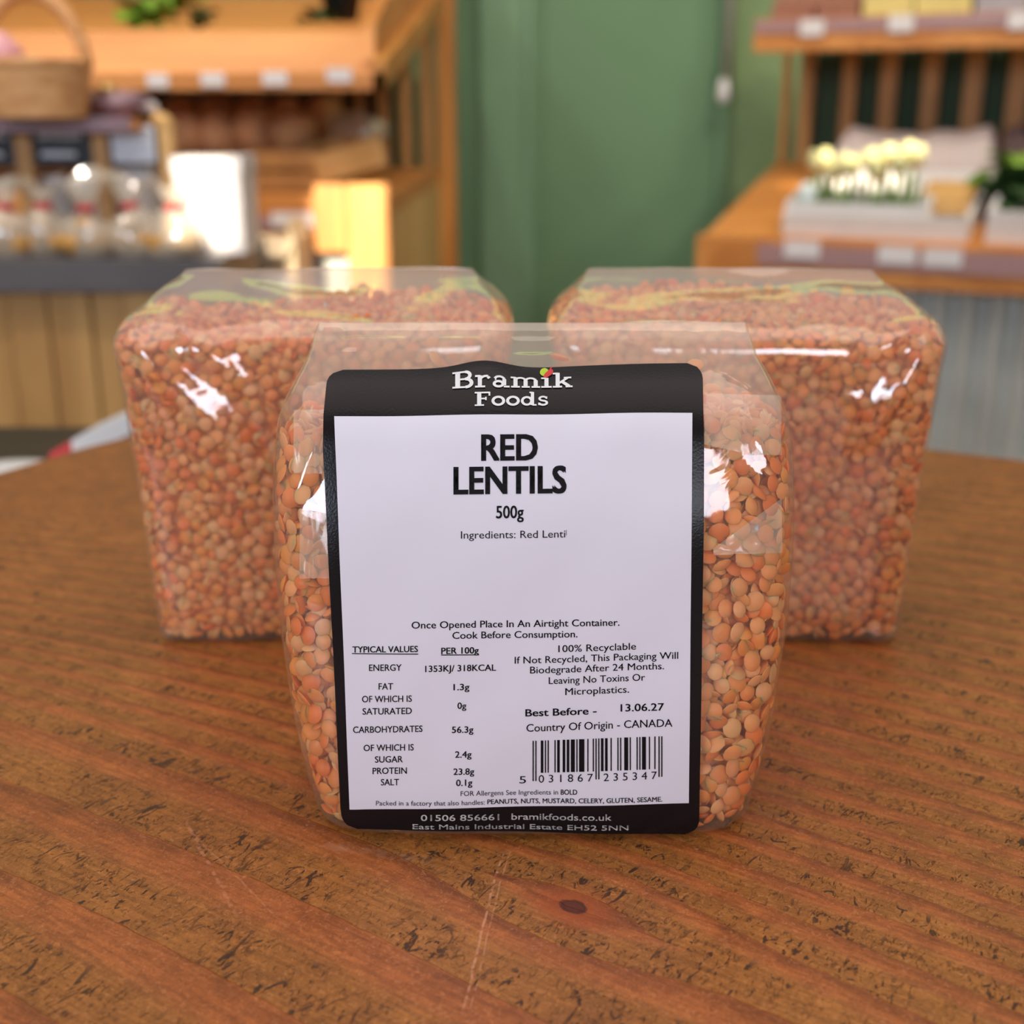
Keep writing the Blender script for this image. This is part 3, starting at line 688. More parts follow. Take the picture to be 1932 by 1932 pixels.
# slab-serif name drawn with a small stroke alphabet (unit: cap height 1)
def arc(cx, cy, rx, ry, a0, a1, n=12): return [(cx+rx*math.cos(math.radians(a0+(a1-a0)*i/n)), cy+ry*math.sin(math.radians(a0+(a1-a0)*i/n))) for i in range(n+1)]
W1, W2 = .18, .09
GL = {
 'B': (.98, [([(.24, 0), (.24, 1)], W1), ([(0, .04), (.6, .04)], W2), ([(0, .96), (.6, .96)], W2), ([(.3, .53), (.6, .53)], W2),
            (arc(.58, .745, .22, .215, 90, -90), .13), (arc(.60, .285, .27, .245, 90, -90), .14)]),
 'r': (.72, [([(.22, 0), (.22, .68)], .15), ([(0, .035), (.46, .035)], W2), ([(0, .655), (.24, .655)], W2), (arc(.52, .38, .29, .27, 165, 75), .10), ([(.58, .60), (.66, .52)], .12)]),
 'a': (.80, [(arc(.30, .20, .20, .165, 0, 360, 20), .11), ([(.56, .50), (.56, .12)], .14), (arc(.34, .46, .22, .20, 160, 0), .10), ([(.54, .035), (.80, .035)], W2), ([(.13, .50), (.2, .50)], .11)]),
 'm': (1.34, [([(.22, 0), (.22, .68)], .15), ([(.68, 0), (.68, .5)], .15), ([(1.14, 0), (1.14, .5)], .15), (arc(.45, .46, .23, .20, 180, 0), .10), (arc(.91, .46, .23, .20, 180, 0), .10),
             ([(0, .655), (.24, .655)], W2), ([(.02, .035), (.42, .035)], W2), ([(.5, .035), (.87, .035)], W2), ([(.95, .035), (1.34, .035)], W2)]),
 'i': (.48, [([(.24, 0), (.24, .68)], .15), ([(0, .035), (.48, .035)], W2), ([(0, .655), (.24, .655)], W2)]),
 'k': (.88, [([(.22, 0), (.22, 1)], .15), ([(0, .035), (.42, .035)], W2), ([(0, .965), (.24, .965)], W2), ([(.28, .28), (.66, .62)], .10), ([(.40, .40), (.74, .06)], .14), ([(.50, .645), (.84, .645)], W2), ([(.58, .035), (.90, .035)], W2)]),
 'F': (.86, [([(.24, 0), (.24, 1)], W1), ([(0, .04), (.5, .04)], W2), ([(0, .96), (.82, .96)], W2), ([(.79, 1), (.79, .72)], .07), ([(.3, .52), (.6, .52)], W2), ([(.6, .40), (.6, .64)], .07)]),
 'o': (.74, [(arc(.36, .345, .29, .29, 0, 360, 24), .13)]),
 'd': (.84, [(arc(.32, .335, .25, .28, 0, 360, 22), .12), ([(.62, .02), (.62, 1)], .14), ([(.46, .965), (.62, .965)], W2), ([(.62, .035), (.84, .035)], W2)]),
 's': (.62, [(arc(.30, .50, .19, .15, 20, 270, 12), .10), (arc(.30, .19, .21, .155, 90, -170, 12), .11), ([(.49, .66), (.49, .48)], .06), ([(.08, .20), (.08, .02)], .06)]),
}
def stroke(pts, wd):
    v = []; f = []; pts = [np.array(p) for p in pts]
    closed = np.linalg.norm(pts[0]-pts[-1]) < 1e-6
    for i, p in enumerate(pts):
        a = pts[i-1] if i else (pts[-2] if closed else p); b_ = pts[i+1] if i < len(pts)-1 else (pts[1] if closed else p)
        t = b_-a; t = t/np.linalg.norm(t); n = np.array([-t[1], t[0]])*wd*.62; v += [tuple(p+n), tuple(p-n)]
        if i: k = 2*i; f.append((k-2, k-1, k+1, k))
    return v, f
def slab(acc, s, x0, x1, base, cap, slope):
    pen = 0; V = []; F = []
    for ch in s:
        adv, st = GL[ch]
        for pts, wd in st:
            v, f = stroke(pts, wd); n = len(V); V += [(a+pen, b_) for a, b_ in v]; F += [tuple(n+i for i in q) for q in f]
        pen += adv+.05
    V = np.array(V); mn, mx = V[:, 0].min(), V[:, 0].max(); x = x0+(V[:, 0]-mn)/(mx-mn)*(x1-x0)
    y = base-V[:, 1]*cap+(x-(x0+x1)/2)*slope; add2(acc, np.stack([x, y], -1), F, 5)
A = ([], [])
slab(A, 'Bramik', 854, 1080, 738.5, 27.5, -.020); slab(A, 'Foods', 896, 1034, 771, 24, -.020)
flush(A, 'maker_name', WINK, label)
LEAFG = plain('lime_print', lin(178, 204, 40), .5, .1, 400); CHIL = plain('red_print', lin(206, 44, 44), .5, .1, 400)
A = ([], []); v = [(1027+8.4*math.cos(t), 707.5+7.6*math.sin(t)) for t in np.linspace(0, 2*PI, 22)[:-1]]+[(1031, 721)]
add2(A, np.array(v[:-1]), [tuple(range(21))]); flush(A, 'lime_emblem', LEAFG, label, .00026)
A = ([], []); add2(A, np.array([(1029, 719), (1025, 716), (1028, 710), (1035, 704), (1041, 702), (1044, 706), (1041, 712), (1035, 716)]), [tuple(range(8))])
add2(A, np.array([(1036, 704), (1040, 697), (1041.6, 698), (1039, 704)]), [(0, 1, 2, 3)]); flush(A, 'chilli_emblem', CHIL, label, .00032)

# the folded-over bands of film on the front bag, under the label
def flap(name, xl, xr, yt, yb, lift, parent, seed, ny=26, nx=60):
    pts = [(xl+(xr-xl)*i/nx, yt((i/nx))+(yb(i/nx)-yt(i/nx))*j/ny) for j in range(ny+1) for i in range(nx+1)]
    q = wrap(pts, -.0008); vs = []
    for idx, p in enumerate(q):
        j = idx//(nx+1)/ny; i_ = (idx % (nx+1))/nx
        n_ = noise.noise(Vector((i_*5, j*2.2, seed)))
        p = p+np.array([0, -1, .15])*(lift*j*j+.0006*n_*(.3+j)); vs.append(tuple(p))
    fs = [(j*(nx+1)+i, (j+1)*(nx+1)+i, (j+1)*(nx+1)+i+1, j*(nx+1)+i+1) for j in range(ny) for i in range(nx)]
    mb = MB(); mb.v = vs; mb.f = fs; mb.sm = [True]*len(fs); return mb.build(name, FLAP, parent)
flap('folded_flap', 1328, 1471, lambda u: 742+6*u, lambda u: 838+20*min(1, u*1.6), .0007, bf, 2.1)
flap('folded_flap', 556, 612, lambda u: 775, lambda u: 893, .0006, bf, 5.3, nx=24)
flap('folded_flap', 1345, 1474, lambda u: 1035-95*u, lambda u: 1046-4*u, .0006, bf, 8.9, ny=16)
flap('folded_flap', 566, 622, lambda u: 960+10*u, lambda u: 1090, .0004, bf, 9.7, ny=16, nx=24)

# ------------------------------------------------------------------ the display unit on the basket side (pine, tray above, bench below)
def board(a, b_, w_, off):      # a board running from a to b_, w_ its width vector, off its thickness vector
    a, b_, w_ = Vector(a), Vector(b_), Vector(w_); return MB().hexa([a, b_, b_+w_, a+w_], off)
Z = Vector((0, 0, 1))
f0 = P(735, 368, 2.2); b0 = P(832, 318, 3.4)         # bench corner, front and back
dv = (b0-f0); dv.z = 0; U = dv.normalized(); LFT = Vector((-1, .0, 0))
unit = empty('display_unit', (f0.x, f0.y+.5, FZ), 'pine greengrocer display unit with a slatted back, sloping upper tray and lower bench', 'display unit')
zb = f0.z
MB().hexa([f0+Vector((0, 0, -.035)), b0.to_2d().to_3d()+Z*(zb-.035), Vector((b0.x-1.9, b0.y, zb-.035)), Vector((f0.x-1.9, f0.y, zb-.035))], (0, 0, .035)).build('bench_top', PINE_X, unit)
q0 = Vector((f0.x, f0.y, zb-.036)); q1 = Vector((b0.x, b0.y, zb-.036))
MB().hexa([q0+Vector((-.025, .07, 0)), q1+Vector((-.025, 0, 0)), Vector((q1.x-.025, q1.y, FZ)), Vector((q0.x-.025, q0.y+.07, FZ))], (.025, 0, 0)).build('side_panel', PINE_LIGHT, unit)
zl = P(700, 345, 2.2).z
MB().box((P(655, 345, 2.2).x, f0.y-.03, FZ), (f0.x, f0.y-.0005, zl)).build('front_post', PINE, unit)
MB().box((P(598, 345, 2.2).x, f0.y-.045, P(640, 470, 2.2).z), (P(654, 345, 2.2).x, f0.y-.001, zl)).build('front_bracket', PINE, unit)
MB().box((f0.x-1.9, f0.y-.02, P(600, 458, 2.2).z), (P(597, 345, 2.2).x, f0.y-.0005, zb-.001)).build('front_rail', PINE_X, unit)
pr = MB().box((P(440, 345, 2.2).x, f0.y-.026, P(500, 430, 2.2).z), (P(597, 345, 2.2).x, f0.y-.0205, P(500, 405, 2.2).z)); pr.build('price_rail', STRIP, unit)
# corrugated front below the bench
def corr(name, a, b_, ztop, zbot, pitch, amp, parent, mat, nper=8):
    a, b_ = Vector(a), Vector(b_); L_ = (b_-a).length; u = (b_-a)/L_; n = u.cross(Z); N_ = int(L_/pitch*nper); vs = []
    for i in range(N_+1):
        s_ = L_*i/N_; p = a+u*s_+n*(amp*math.sin(2*PI*s_/pitch)); vs += [(p.x, p.y, zbot), (p.x, p.y, ztop)]
    k = len(vs); vs += [tuple(Vector(v)-n*.002) for v in vs]
    fs = [(2*i, 2*i+2, 2*i+3, 2*i+1) for i in range(N_)]+[(k+2*i, k+2*i+1, k+2*i+3, k+2*i+2) for i in range(N_)]
    return MB().add(vs, fs, True).build(name, mat, parent)
corr('corrugated_sheet', (f0.x-1.85, f0.y+.04, 0), (P(655, 345, 2.2).x, f0.y+.04, 0), P(600, 458, 2.2).z-.01, FZ, .045, .009, unit, CORR)
# tall rear post and the slats of the back
pb = P(842, 300, 3.4)
MB().box((P(827, 300, 3.4).x, pb.y, FZ), (P(860, 300, 3.4).x, pb.y+.06, 1.3)).build('rear_post', PINE, unit)
for px, wpx in ((806, 22), (765, 20), (722, 20), (678, 18), (636, 18), (140, 16), (98, 22), (60, 14), (20, 20)):
    a = P(px, 200, 3.42); hw = wpx/2325*3.4/2
    MB().box((a.x-hw, a.y, zb), (a.x+hw, a.y+.018, 1.25)).build('slat', SLAT, unit)
MB().box((-2.4, P(0, 200, 3.5).y, zb-.02), (P(740, 200, 3.5).x, P(0, 200, 3.5).y+.015, P(300, 150, 3.5).z+.1)).build('dark_back_panel', DARKWOOD, unit)
MB().box((P(650, 200, 3.46).x, P(0, 200, 3.46).y, 1.0), (P(859, 200, 3.46).x, P(0, 200, 3.46).y+.015, 1.05)).build('cross_rail', PINE_X, unit)
# upper tray
tf = P(727, 170, 2.2); tl = P(100, 172, 2.2); zt = tf.z
tb = P(838, 22, 3.38)
MB().box((tl.x-.6, tf.y, zt), (tf.x, tf.y+.022, P(700, 137, 2.2).z)).build('tray_lip', PINE_X, unit)
hx = P(702, 60, 2.27)
MB().hexa([(tl.x-.6, tf.y+.0225, P(700, 137, 2.2).z), (tf.x-.012, tf.y+.0225, P(700, 137, 2.2).z), (hx.x, hx.y, hx.z), (tl.x-.6, hx.y, hx.z)], (0, .018, .004)).build('tray_front_board', PINE_X, unit)
MB().hexa([(tl.x-.6, tf.y+.03, zt+.012), (tf.x-.02, tf.y+.03, zt+.012), (tb.x-.02, tb.y, tb.z+.02), (tl.x-.6, tb.y, tb.z+.02)], (0, 0, .015)).build('tray_floor', PINE_X, unit)
MB().hexa([(tf.x, tf.y, zt), (tb.x, tb.y, tb.z), (tb.x, tb.y, tb.z+.05), (tf.x, tf.y, zt+.045)], (-.02, 0, 0)).build('tray_side_rail', PINE, unit)
h2 = Vector((tf.x-.021, 0, 0))
MB().hexa([(h2.x, tf.y+.025, zt+.046), (tb.x-.03, tb.y, tb.z+.06), (tb.x-.045, tb.y, tb.z+.22), (hx.x+.004, hx.y, hx.z+.01)], (-.018, 0, 0)).build('tray_side_board', PINE_X, unit)
# the tray's lettuces and pots
def leafy(name, c, r, n, mat, label, cat, group=None, seed=0, up=.7):
    rnd = random.Random(seed); c = Vector(c); root = empty(name, c, label, cat, group)
    for i in range(n):
        a = rnd.uniform(0, 2*PI); el = rnd.uniform(.1, 1.3)*up; L_ = r*rnd.uniform(.7, 1.2); w_ = L_*.36
        d_ = Vector((math.cos(a)*math.cos(el), math.sin(a)*math.cos(el), math.sin(el))); sd = d_.cross(Z).normalized()*w_; curl = Vector((0, 0, -.25*L_))
        b0_ = c+d_*.1*r; m1 = c+d_*L_*.55+Z*.12*L_; t1 = c+d_*L_+curl
        vs = [b0_, m1-sd*.9, m1+Z*(-.06*L_), m1+sd*.9, c+d_*L_*.85-sd*.7+curl*.4, c+d_*L_*.85+sd*.7+curl*.4, t1]
        vs = vs+[v-Z*.0012 for v in vs]
        fs = [(0, 1, 2), (0, 2, 3), (1, 4, 2), (2, 5, 3), (2, 4, 6, 5)]; fs += [tuple(i_+7 for i_ in f[::-1]) for f in fs]
        MB().add(vs, fs, True).build('leaf', mat, root)
    return root
leafy('lettuce', P(270, 46, 2.5), .075, 18, GREENLEAF, 'bright green leafy lettuce in the upper tray', 'lettuce', None, 1)
leafy('lettuce', P(325, 26, 2.6), .085, 18, GREENLEAF, 'smaller pale green lettuce higher up the tray, beside the dark leaves', 'lettuce', None, 2)
leafy('dark_leaf_bunch', P(378, 42, 2.55), .05, 14, DARKLEAF, 'small bunch of dark green leaves in the upper tray', 'greens', None, 3)
c = P(645, 40, 2.5)
pot = empty('plant_pot', c, 'black plastic pot at the end of the upper tray', 'pot')
MB().lathe(c, [(.0, 0), (.030, 0), (.046, .085), (.05, .085), (.05, .1), (.043, .1), (.03, .01)], 18).build('pot_body', BLACKP, pot)
MB().lathe(c, [(0, .09), (.043, .09), (.043, .085), (0, .085)], 18).build('soil', DARKWOOD, pot)
leafy('trailing_herb', P(602, 44, 2.45), .05, 12, DARKLEAF, 'little green herb beside the black pot', 'herb', None, 5)

def card(c, w_, h_, rz, label, group='white price cards', tilt=0, mat=WHITE):
    R = Matrix.Rotation(rz, 4, 'Z') @ Matrix.Rotation(tilt, 4, 'X')
    b_ = MB(Matrix.Translation(c) @ R); b_.box((-w_/2, -.0012, -h_/2), (w_/2, 0, h_/2)); o = b_.build('price_card', mat)
    return tag(o, label, 'price card', group)
for px, py, wd, lb in ((298, 152, 38, 'price card on the tray edge, nearest the basket handle'), (402, 150, 42, 'price card on the tray edge, second along from the basket'),
                       (519, 148, 44, 'price card on the tray edge, above the middle loaves'), (640, 142, 44, 'price card on the tray edge, nearest the green wall')):
    card(P(px, py, 2.2)+Vector((0, -.0015, 0)), wd/FPX*2.2, .022, 0, lb, 'price cards on the upper tray edge')
for px, lb in ((536, 'white price card on the bench rail, beside the bright cardboard box'), (575, 'white price card on the bench rail, beside the sunlit post')):
    card(P(px, 411, 2.2)+Vector((0, -.028, 0)), .034, .024, 0, lb, 'price cards on the bench rail')

# loaves under the tray, in a crate
k = 0
for row, (y_, D, r_) in enumerate(((232, 3.0, .046), (268, 2.5, .047))):
    for px in ((345, 412, 478, 545, 612) if row == 0 else (352, 418, 484, 550)):
        c = P(px, y_, D); c.z = zb+(.13 if row == 0 else .095)
        lb = ['loaf in the back row, first from the chalkboards', 'loaf in the back row, second from the chalkboards', 'loaf in the back row, middle of five', 'loaf in the back row, fourth from the chalkboards', 'loaf in the back row, nearest the slats',
              'loaf in the front row, nearest the chalkboards', 'loaf in the front row, second from the chalkboards', 'loaf in the front row, third from the chalkboards', 'loaf in the front row, beside the tilted crate'][k]
        R = Matrix.Rotation(random.Random(k).uniform(-.4, .4), 3, 'Z')
        o = MB().blob(c, (r_*.92, r_*1.3, r_), .25, k, R=R).build('loaf', BREAD); tag(o, 'round brown '+lb, 'bread', 'brown loaves under the tray'); k += 1
riser = MB().box((P(300, 250, 3.0).x, P(0, 250, 3.0).y-.11, zb+.0005), (P(660, 250, 3.0).x, P(0, 250, 3.0).y+.12, zb+.078)).build('bread_riser', SLAT)
tag(riser, 'low wooden step carrying the back row of loaves', 'shelf step')
def crate(name, M_, L_, W_, H_, mat, label, n=2):
    root = empty(name, M_.translation, label, 'crate'); t = .010; g = H_/n
    for i in range(n):
        z0, z1 = i*g+.002, (i+1)*g-.004
        MB(M_).box((0, 0, z0), (L_, t, z1)).build('slat', mat, root); MB(M_).box((0, W_-t, z0), (L_, W_, z1)).build('slat', mat, root)
        MB(M_).box((0, t, z0), (t, W_-t, z1)).build('slat', mat, root); MB(M_).box((L_-t, t, z0), (L_, W_-t, z1)).build('slat', mat, root)
    MB(M_).box((t, t, .002), (L_-t, W_-t, .010)).build('base', mat, root); return root
c = P(470, 400, 2.3); c.z = zb+.001
crate('bread_crate', Matrix.Translation((P(455, 0, 2.28).x, P(0, 200, 2.28).y, zb+.001)), .112, .26, .075, SLAT, 'flat slatted wooden crate on the bench in front of the loaves')
c = P(592, 330, 2.24); 
crate('wooden_crate', Matrix.Translation((P(588, 0, 2.27).x, P(0, 200, 2.27).y, zb+.014)) @ Matrix.Rotation(math.radians(24), 4, 'Z') @ Matrix.Rotation(math.radians(-14), 4, 'Y'), .13, .22, .055, PINE_LIGHT, 'pale tilted wooden crate above the sunlit post', 1)
o = MB().blob(P(668, 262, 2.62), (.062, .05, .052), .5, 41, 18, 12).build('bagged_loaf', CELLO); tag(o, 'greyish clear plastic bread bag resting behind the tilted crate', 'bread bag')
bgc = P(668, 262, 2.62)
o = MB().blob(P(655, 268, 2.66), (.04, .03, .03), .2, 42).build('loaf', BREAD); tag(o, 'small dark loaf inside the greyish plastic bag', 'bread')

# ------------------------------------------------------------------ the near counter with the little bakes, chalkboards and basket
kd = P(415, 500, 1.62); ct = P(200, 492, 1.62).z
cn = empty('bakery_counter', (-.9, kd.y+.25, FZ), 'boarded wooden counter with a dark worktop at the edge of the view', 'counter')
MB().box((-1.7, kd.y, ct-.040), (kd.x, kd.y+.31, ct)).build('worktop', SLATE, cn)
x = kd.x-.03; i = 0
while x > -1.2:
    wd = .052+.008*math.sin(i*2.3); MB().box((x-wd+.003, kd.y+.025+.003*math.sin(i*4.1), FZ+.05), (x, kd.y+.045, ct-.041)).build('plank', OAK_BOARD, cn); x -= wd; i += 1
MB().box((-1.6, kd.y+.05, FZ), (kd.x-.03, kd.y+.30, ct-.041)).build('carcass', DARKWOOD, cn)
# bags of bakes tied with red ribbon
GB = 'cellophane bags of small bakes'
rnd = random.Random(4)
lbs = ['bag of golden bakes with a red tie, nearest the picture edge', 'bag of golden bakes with a red tie, under the middle chalkboard', 'bag of golden bakes with a red tie, under the gap between chalkboards',
       'bag of golden bakes with a red tie, under the glaring chalkboard', 'bag of golden bakes in front of the sunlit white box']
for i, px in enumerate((12, 86, 166, 250, 330)):
    c = P(px, 480, 1.66+.02*(i % 2)); c.z = ct; root = empty('bake_bag', c, 'clear '+lbs[i], 'bag', GB)
    for j, (dx, dy, dz, r_) in enumerate(((-.016, -.004, .018, .018), (.016, 0, .018, .017), (0, .020, .018, .018), (0, .002, .040, .014))):
        MB().blob(c+Vector((dx, dy, dz)), (r_, r_, r_*.9), .25, i*7+j, 12, 8).build('bake', GOLDB, root)
    MB().lathe(c+Vector((0, .01, 0)), [(.030, .001), (.038, .01), (.037, .03), (.032, .044), (.018, .056), (.008, .062), (.008, .066), (.018, .080), (.028, .094)], 18, 1, .9, .28, i).build('wrapper', CELLO, root)
    MB().lathe(c+Vector((0, .01, 0)), [(.0092, .058), (.0125, .061), (.0125, .066), (.0092, .070)], 14).build('ribbon', RED, root)
lbs = ['folded white paper bag standing behind the bakes, nearest the picture edge', 'folded white paper bag behind the bakes, under the middle chalkboard', 'folded white paper bag behind the bakes, under the glaring chalkboard']
for i, (px, hh) in enumerate(((110, .085), (195, .10), (272, .10))):
    c = P(px, 480, 1.80); c.z = ct; root = empty('paper_bag', c, lbs[i], 'bag', 'white paper bags behind the bakes')
    b_ = MB(); b_.lathe(c, [(.036, .0), (.037, .03), (.035, hh*.7), (.031, hh)], 4, 1, .6, .05, i); b_.build('bag_body', WHITEP, root)
    MB().box(c+Vector((-.022, -.006, hh-.004)), c+Vector((.022, .006, hh+.014))).build('bag_fold', WHITE, root)
# bright white box and cream carton
a, b_ = P(337, 478, 1.70), P(452, 300, 1.70)
wb = empty('white_box', ((a.x+b_.x)/2, a.y, ct), 'tall white cardboard box blazing in the sun on the counter end', 'box')
MB().box((a.x, a.y, ct), (b_.x, a.y+.10, b_.z)).build('box_body', WHITE, wb)
MB().box((a.x-.002, a.y-.002, b_.z-.018), (b_.x+.002, a.y+.102, b_.z+.003)).build('box_lid', WHITE, wb)
a, b_ = P(428, 562, 1.965), P(556, 445, 1.965)
st = empty('low_stool', ((a.x+b_.x)/2, a.y+.08, FZ), 'low wooden stool under the cream box at the counter end', 'stool')
MB().box((a.x-.006, a.y-.028, a.z-.03), (b_.x+.006, a.y+.15, a.z)).build('seat', PINE_X, st)
for dx in (a.x, b_.x-.025):
    for dy in (a.y-.026, a.y+.12): MB().box((dx, dy, FZ), (dx+.025, dy+.025, a.z-.031)).build('leg', PINE, st)
cb = empty('cream_box', ((a.x+b_.x)/2, a.y, a.z), 'open cream cardboard box between the counter and the corrugated sheet', 'box')
MB().box((a.x, a.y, a.z+.001), (b_.x, a.y+.14, b_.z-.01)).build('box_body', CARTON, cb)
MB().hexa([(a.x, a.y-.001, b_.z-.0095), (b_.x, a.y-.001, b_.z-.0095), (b_.x-.01, a.y-.035, b_.z-.03), (a.x+.004, a.y-.035, b_.z-.03)], (0, 0, .003)).build('box_flap', CARTON, cb)
MB().hexa([(b_.x, a.y, b_.z-.0095), (b_.x, a.y+.15, b_.z-.0095), (b_.x-.012, a.y+.15, b_.z+.02), (b_.x-.012, a.y, b_.z+.02)], (-.003, 0, 0)).build('box_flap', CARTON, cb)
wc = P(505, 530, 1.948); wc.z = a.z+.021
o = MB().blob(wc, (.038, .017, .021), .25, 77).build('tissue_wad', WHITE); 
o.location.z = 0; tag(o, 'crumpled white tissue lit up at the foot of the cream box', 'tissue')

# chalkboards in a wooden rack, shelf and basket on top
rk = empty('chalkboard_rack', (P(150, 300, 1.6).x, P(150, 300, 1.6).y, ct), 'wooden rack holding chalkboard signs under a narrow shelf', 'rack')
zr0, zr1 = ct, P(200, 226, 1.6).z; yk = P(0, 300, 1.6).y+.16
def RX(px): return P(px, 300, 1.78).x
zr1 = P(150, 224, 1.78).z; 
for px0, px1 in ((-70, -48), (40, 70), (184, 212), (310, 334)):
    MB().box((RX(px0), yk, zr0), (RX(px1), yk+.02, zr1-.0165 if px1 < 330 else P(150, 236, 1.78).z)).build('upright', SLAT if px1 < 300 else PINE_LIGHT, rk)
MB().box((RX(-90), yk-.03, zr1-.016), (RX(280), yk+.12, zr1)).build('shelf', PINE_X, rk)
MB().box((RX(-90), yk-.034, zr1-.017), (RX(272), yk-.0305, zr1+.003)).build('shelf_edging', PURPLE, rk)
rb = MB(); 
rb.tube([(RX(300), yk+.01, P(0, 226, 1.78).z), (RX(318), yk+.01, P(0, 228, 1.78).z), (RX(330), yk+.01, P(0, 244, 1.78).z)], .011, 8); rb.build('rounded_corner', PINE_LIGHT, rk)
def scribble(mb, x0, x1, zc, h_, y, n, seed):
    r_ = random.Random(seed); pts = []
    for i in range(n): pts.append((x0+(x1-x0)*i/(n-1), y, zc+h_*.5*math.sin(i*2.1+seed)*r_.uniform(.5, 1)))
    mb.tube(pts, .0026, 5)
CB = 'chalkboard signs in the rack'
for i, (px0, px1, lb) in enumerate(((-46, 39, 'chalkboard sign cut off by the picture edge'), (72, 182, 'black chalkboard sign with two lines of white chalk, below the basket'), (214, 309, 'chalkboard sign glaring pale blue, nearest the sunlit box'))):
    z0, z1 = P(0, 312, 1.78).z, P(0, 233, 1.78).z; r = empty('chalkboard', ((RX(px0)+RX(px1))/2, yk, z0), lb, 'sign', CB)
    MB().box((RX(px0)+.0006, yk+.004, z0), (RX(px1)-.0006, yk+.010, z1)).build('board', BLACKB, r)
    m_ = MB(); zc = (z0+z1)/2; xa, xb = RX(px0), RX(px1); k_ = (xb-xa)
    if i < 2:
        for q_ in range(3): scribble(m_, xa+.12*k_, xb-.16*k_, zc+.012, .008, yk+.0030, 26, q_+i*5)
        for q_ in range(3): scribble(m_, xa+.15*k_, xb-.28*k_, zc-.013, .007, yk+.0030, 20, q_+9+i)
    else:
        for j in range(13): scribble(m_, xa+.08*k_, xb-.10*k_, z0+.006+(z1-z0-.012)*j/12, .005, yk+.0030, 34, j)  # close pale strokes cover this board, painting its sky glare
    m_.build('chalk_or_glare', CHALK_GLARE, r)
# basket
bc = P(78, 224, 1.72); bc.z = zr1+.0005
bk = empty('wicker_basket', bc, 'round wicker basket with a tall hoop handle on the shelf above the chalkboards', 'basket')
prof = [(0, .0), (.058, 0), (.0605, .003)]
for i in range(12): z = .006+i*.0052; r_ = .061+.0105*(i/11); prof += [(r_-.0012, z-.0026), (r_+.0016, z)]
prof += [(.0745, .068), (.0755, .072), (.0725, .075), (.069, .071), (.056, .006), (0, .006)]
MB().lathe(bc, prof, 36, 1, .85).build('basket_body', WICKER, bk)
hp = [bc+Vector((.0665*math.cos(t), 0, .066+.088*math.sin(t))) for t in np.linspace(0, PI, 28)]
MB().tube(hp, .0098, 8).build('handle', WICKER, bk)
o = MB().blob(bc+Vector((-.048, 0, .083)), (.030, .028, .026), .5, 3).build('tissue_flower', PINK); tag(o, 'pink and white tissue bundle sitting in the wicker basket', 'tissue')
hk = empty('hanging_hook', bc+Vector((-.004, 0, .152)), 'grey metal hook and chain above the basket handle', 'hook')
for i in range(4): MB().tube([bc+Vector((-.004+.004*math.sin(t), .001 if i % 2 else 0, .166+.015*i+.0085*math.cos(t))) for t in np.linspace(0, 2*PI, 12)], .0018, 6).build('chain_link', METAL, hk)
MB().tube([bc+Vector((-.004, 0, .22)), bc+Vector((-.004, 0, .6))], .0018, 6).build('chain', METAL, hk)
c = P(222, 212, 1.78); c.z = zr1
lf = empty('wrapped_loaf', c, 'mauve wrapped loaf with a shiny gold rosette beside the basket', 'loaf')
MB().blob(c+Vector((0, 0, .019)), (.042, .03, .019), .3, 9).build('wrapping', PURPLE, lf)
MB().tube([c+Vector((.028, 0, .022)), c+Vector((.05, 0, .014)), c+Vector((.058, 0, .005))], [.012, .008, .002], 8).build('twisted_end', KRAFT, lf)
MB().lathe(c+Vector((-.010, -.012, .034)), [(0, .012), (.008, .011), (.016, .005), (.012, 0), (0, 0)], 14, amp=.3).build('rosette', BRASS, lf)

# white things lying beyond the table's rounded edge
c = P(120, 862, .86)
sd = empty('side_stool', (c.x, c.y, FZ), 'low stool just beyond the table, below its surface', 'stool')
zs_ = P(120, 905, .86).z
MB().box((c.x-.16, c.y-.06, zs_-.03), (c.x+.12, c.y+.16, zs_)).build('seat', DARKWOOD, sd)
for dx in (-.15, .09):
    for dy in (-.05, .13): MB().box((c.x+dx, c.y+dy, FZ), (c.x+dx+.025, c.y+dy+.025, zs_-.031)).build('leg', DARKWOOD, sd)
c = P(25, 880, .80); c.z = zs_
tb_ = empty('white_tub', c, 'shallow white plastic tub with a lid past the table edge', 'tub')
MB().lathe(c, [(0, .0), (.030, 0), (.036, .016), (.036, .018), (0, .018)], 28, 1.05, .8).build('tub_body', WHITEP, tb_)
MB().lathe(c, [(.0375, .0185), (.0375, .022), (.028, .026), (0, .028), (0, .0182), (.0375, .0182)], 28, 1.05, .8).build('lid', WHITEP, tb_)
a, b_ = P(138, 868, .82), P(262, 812, .82)
pk = empty('paper_packet', ((a.x+b_.x)/2, a.y, zs_), 'white paper packet with a red end, past the table edge beside the tub', 'packet')
u_ = (b_-a); h_ = Vector((0, 0, .014)); dp = Vector((.004, .05, 0))
MB().hexa([a, b_, b_+dp, a+dp], h_).build('packet_body', WHITEP, pk)
a2 = a-u_*.34
MB().hexa([a2, a-u_*.01, a-u_*.01+dp, a2+dp], h_*.86).build('red_end', RED, pk)

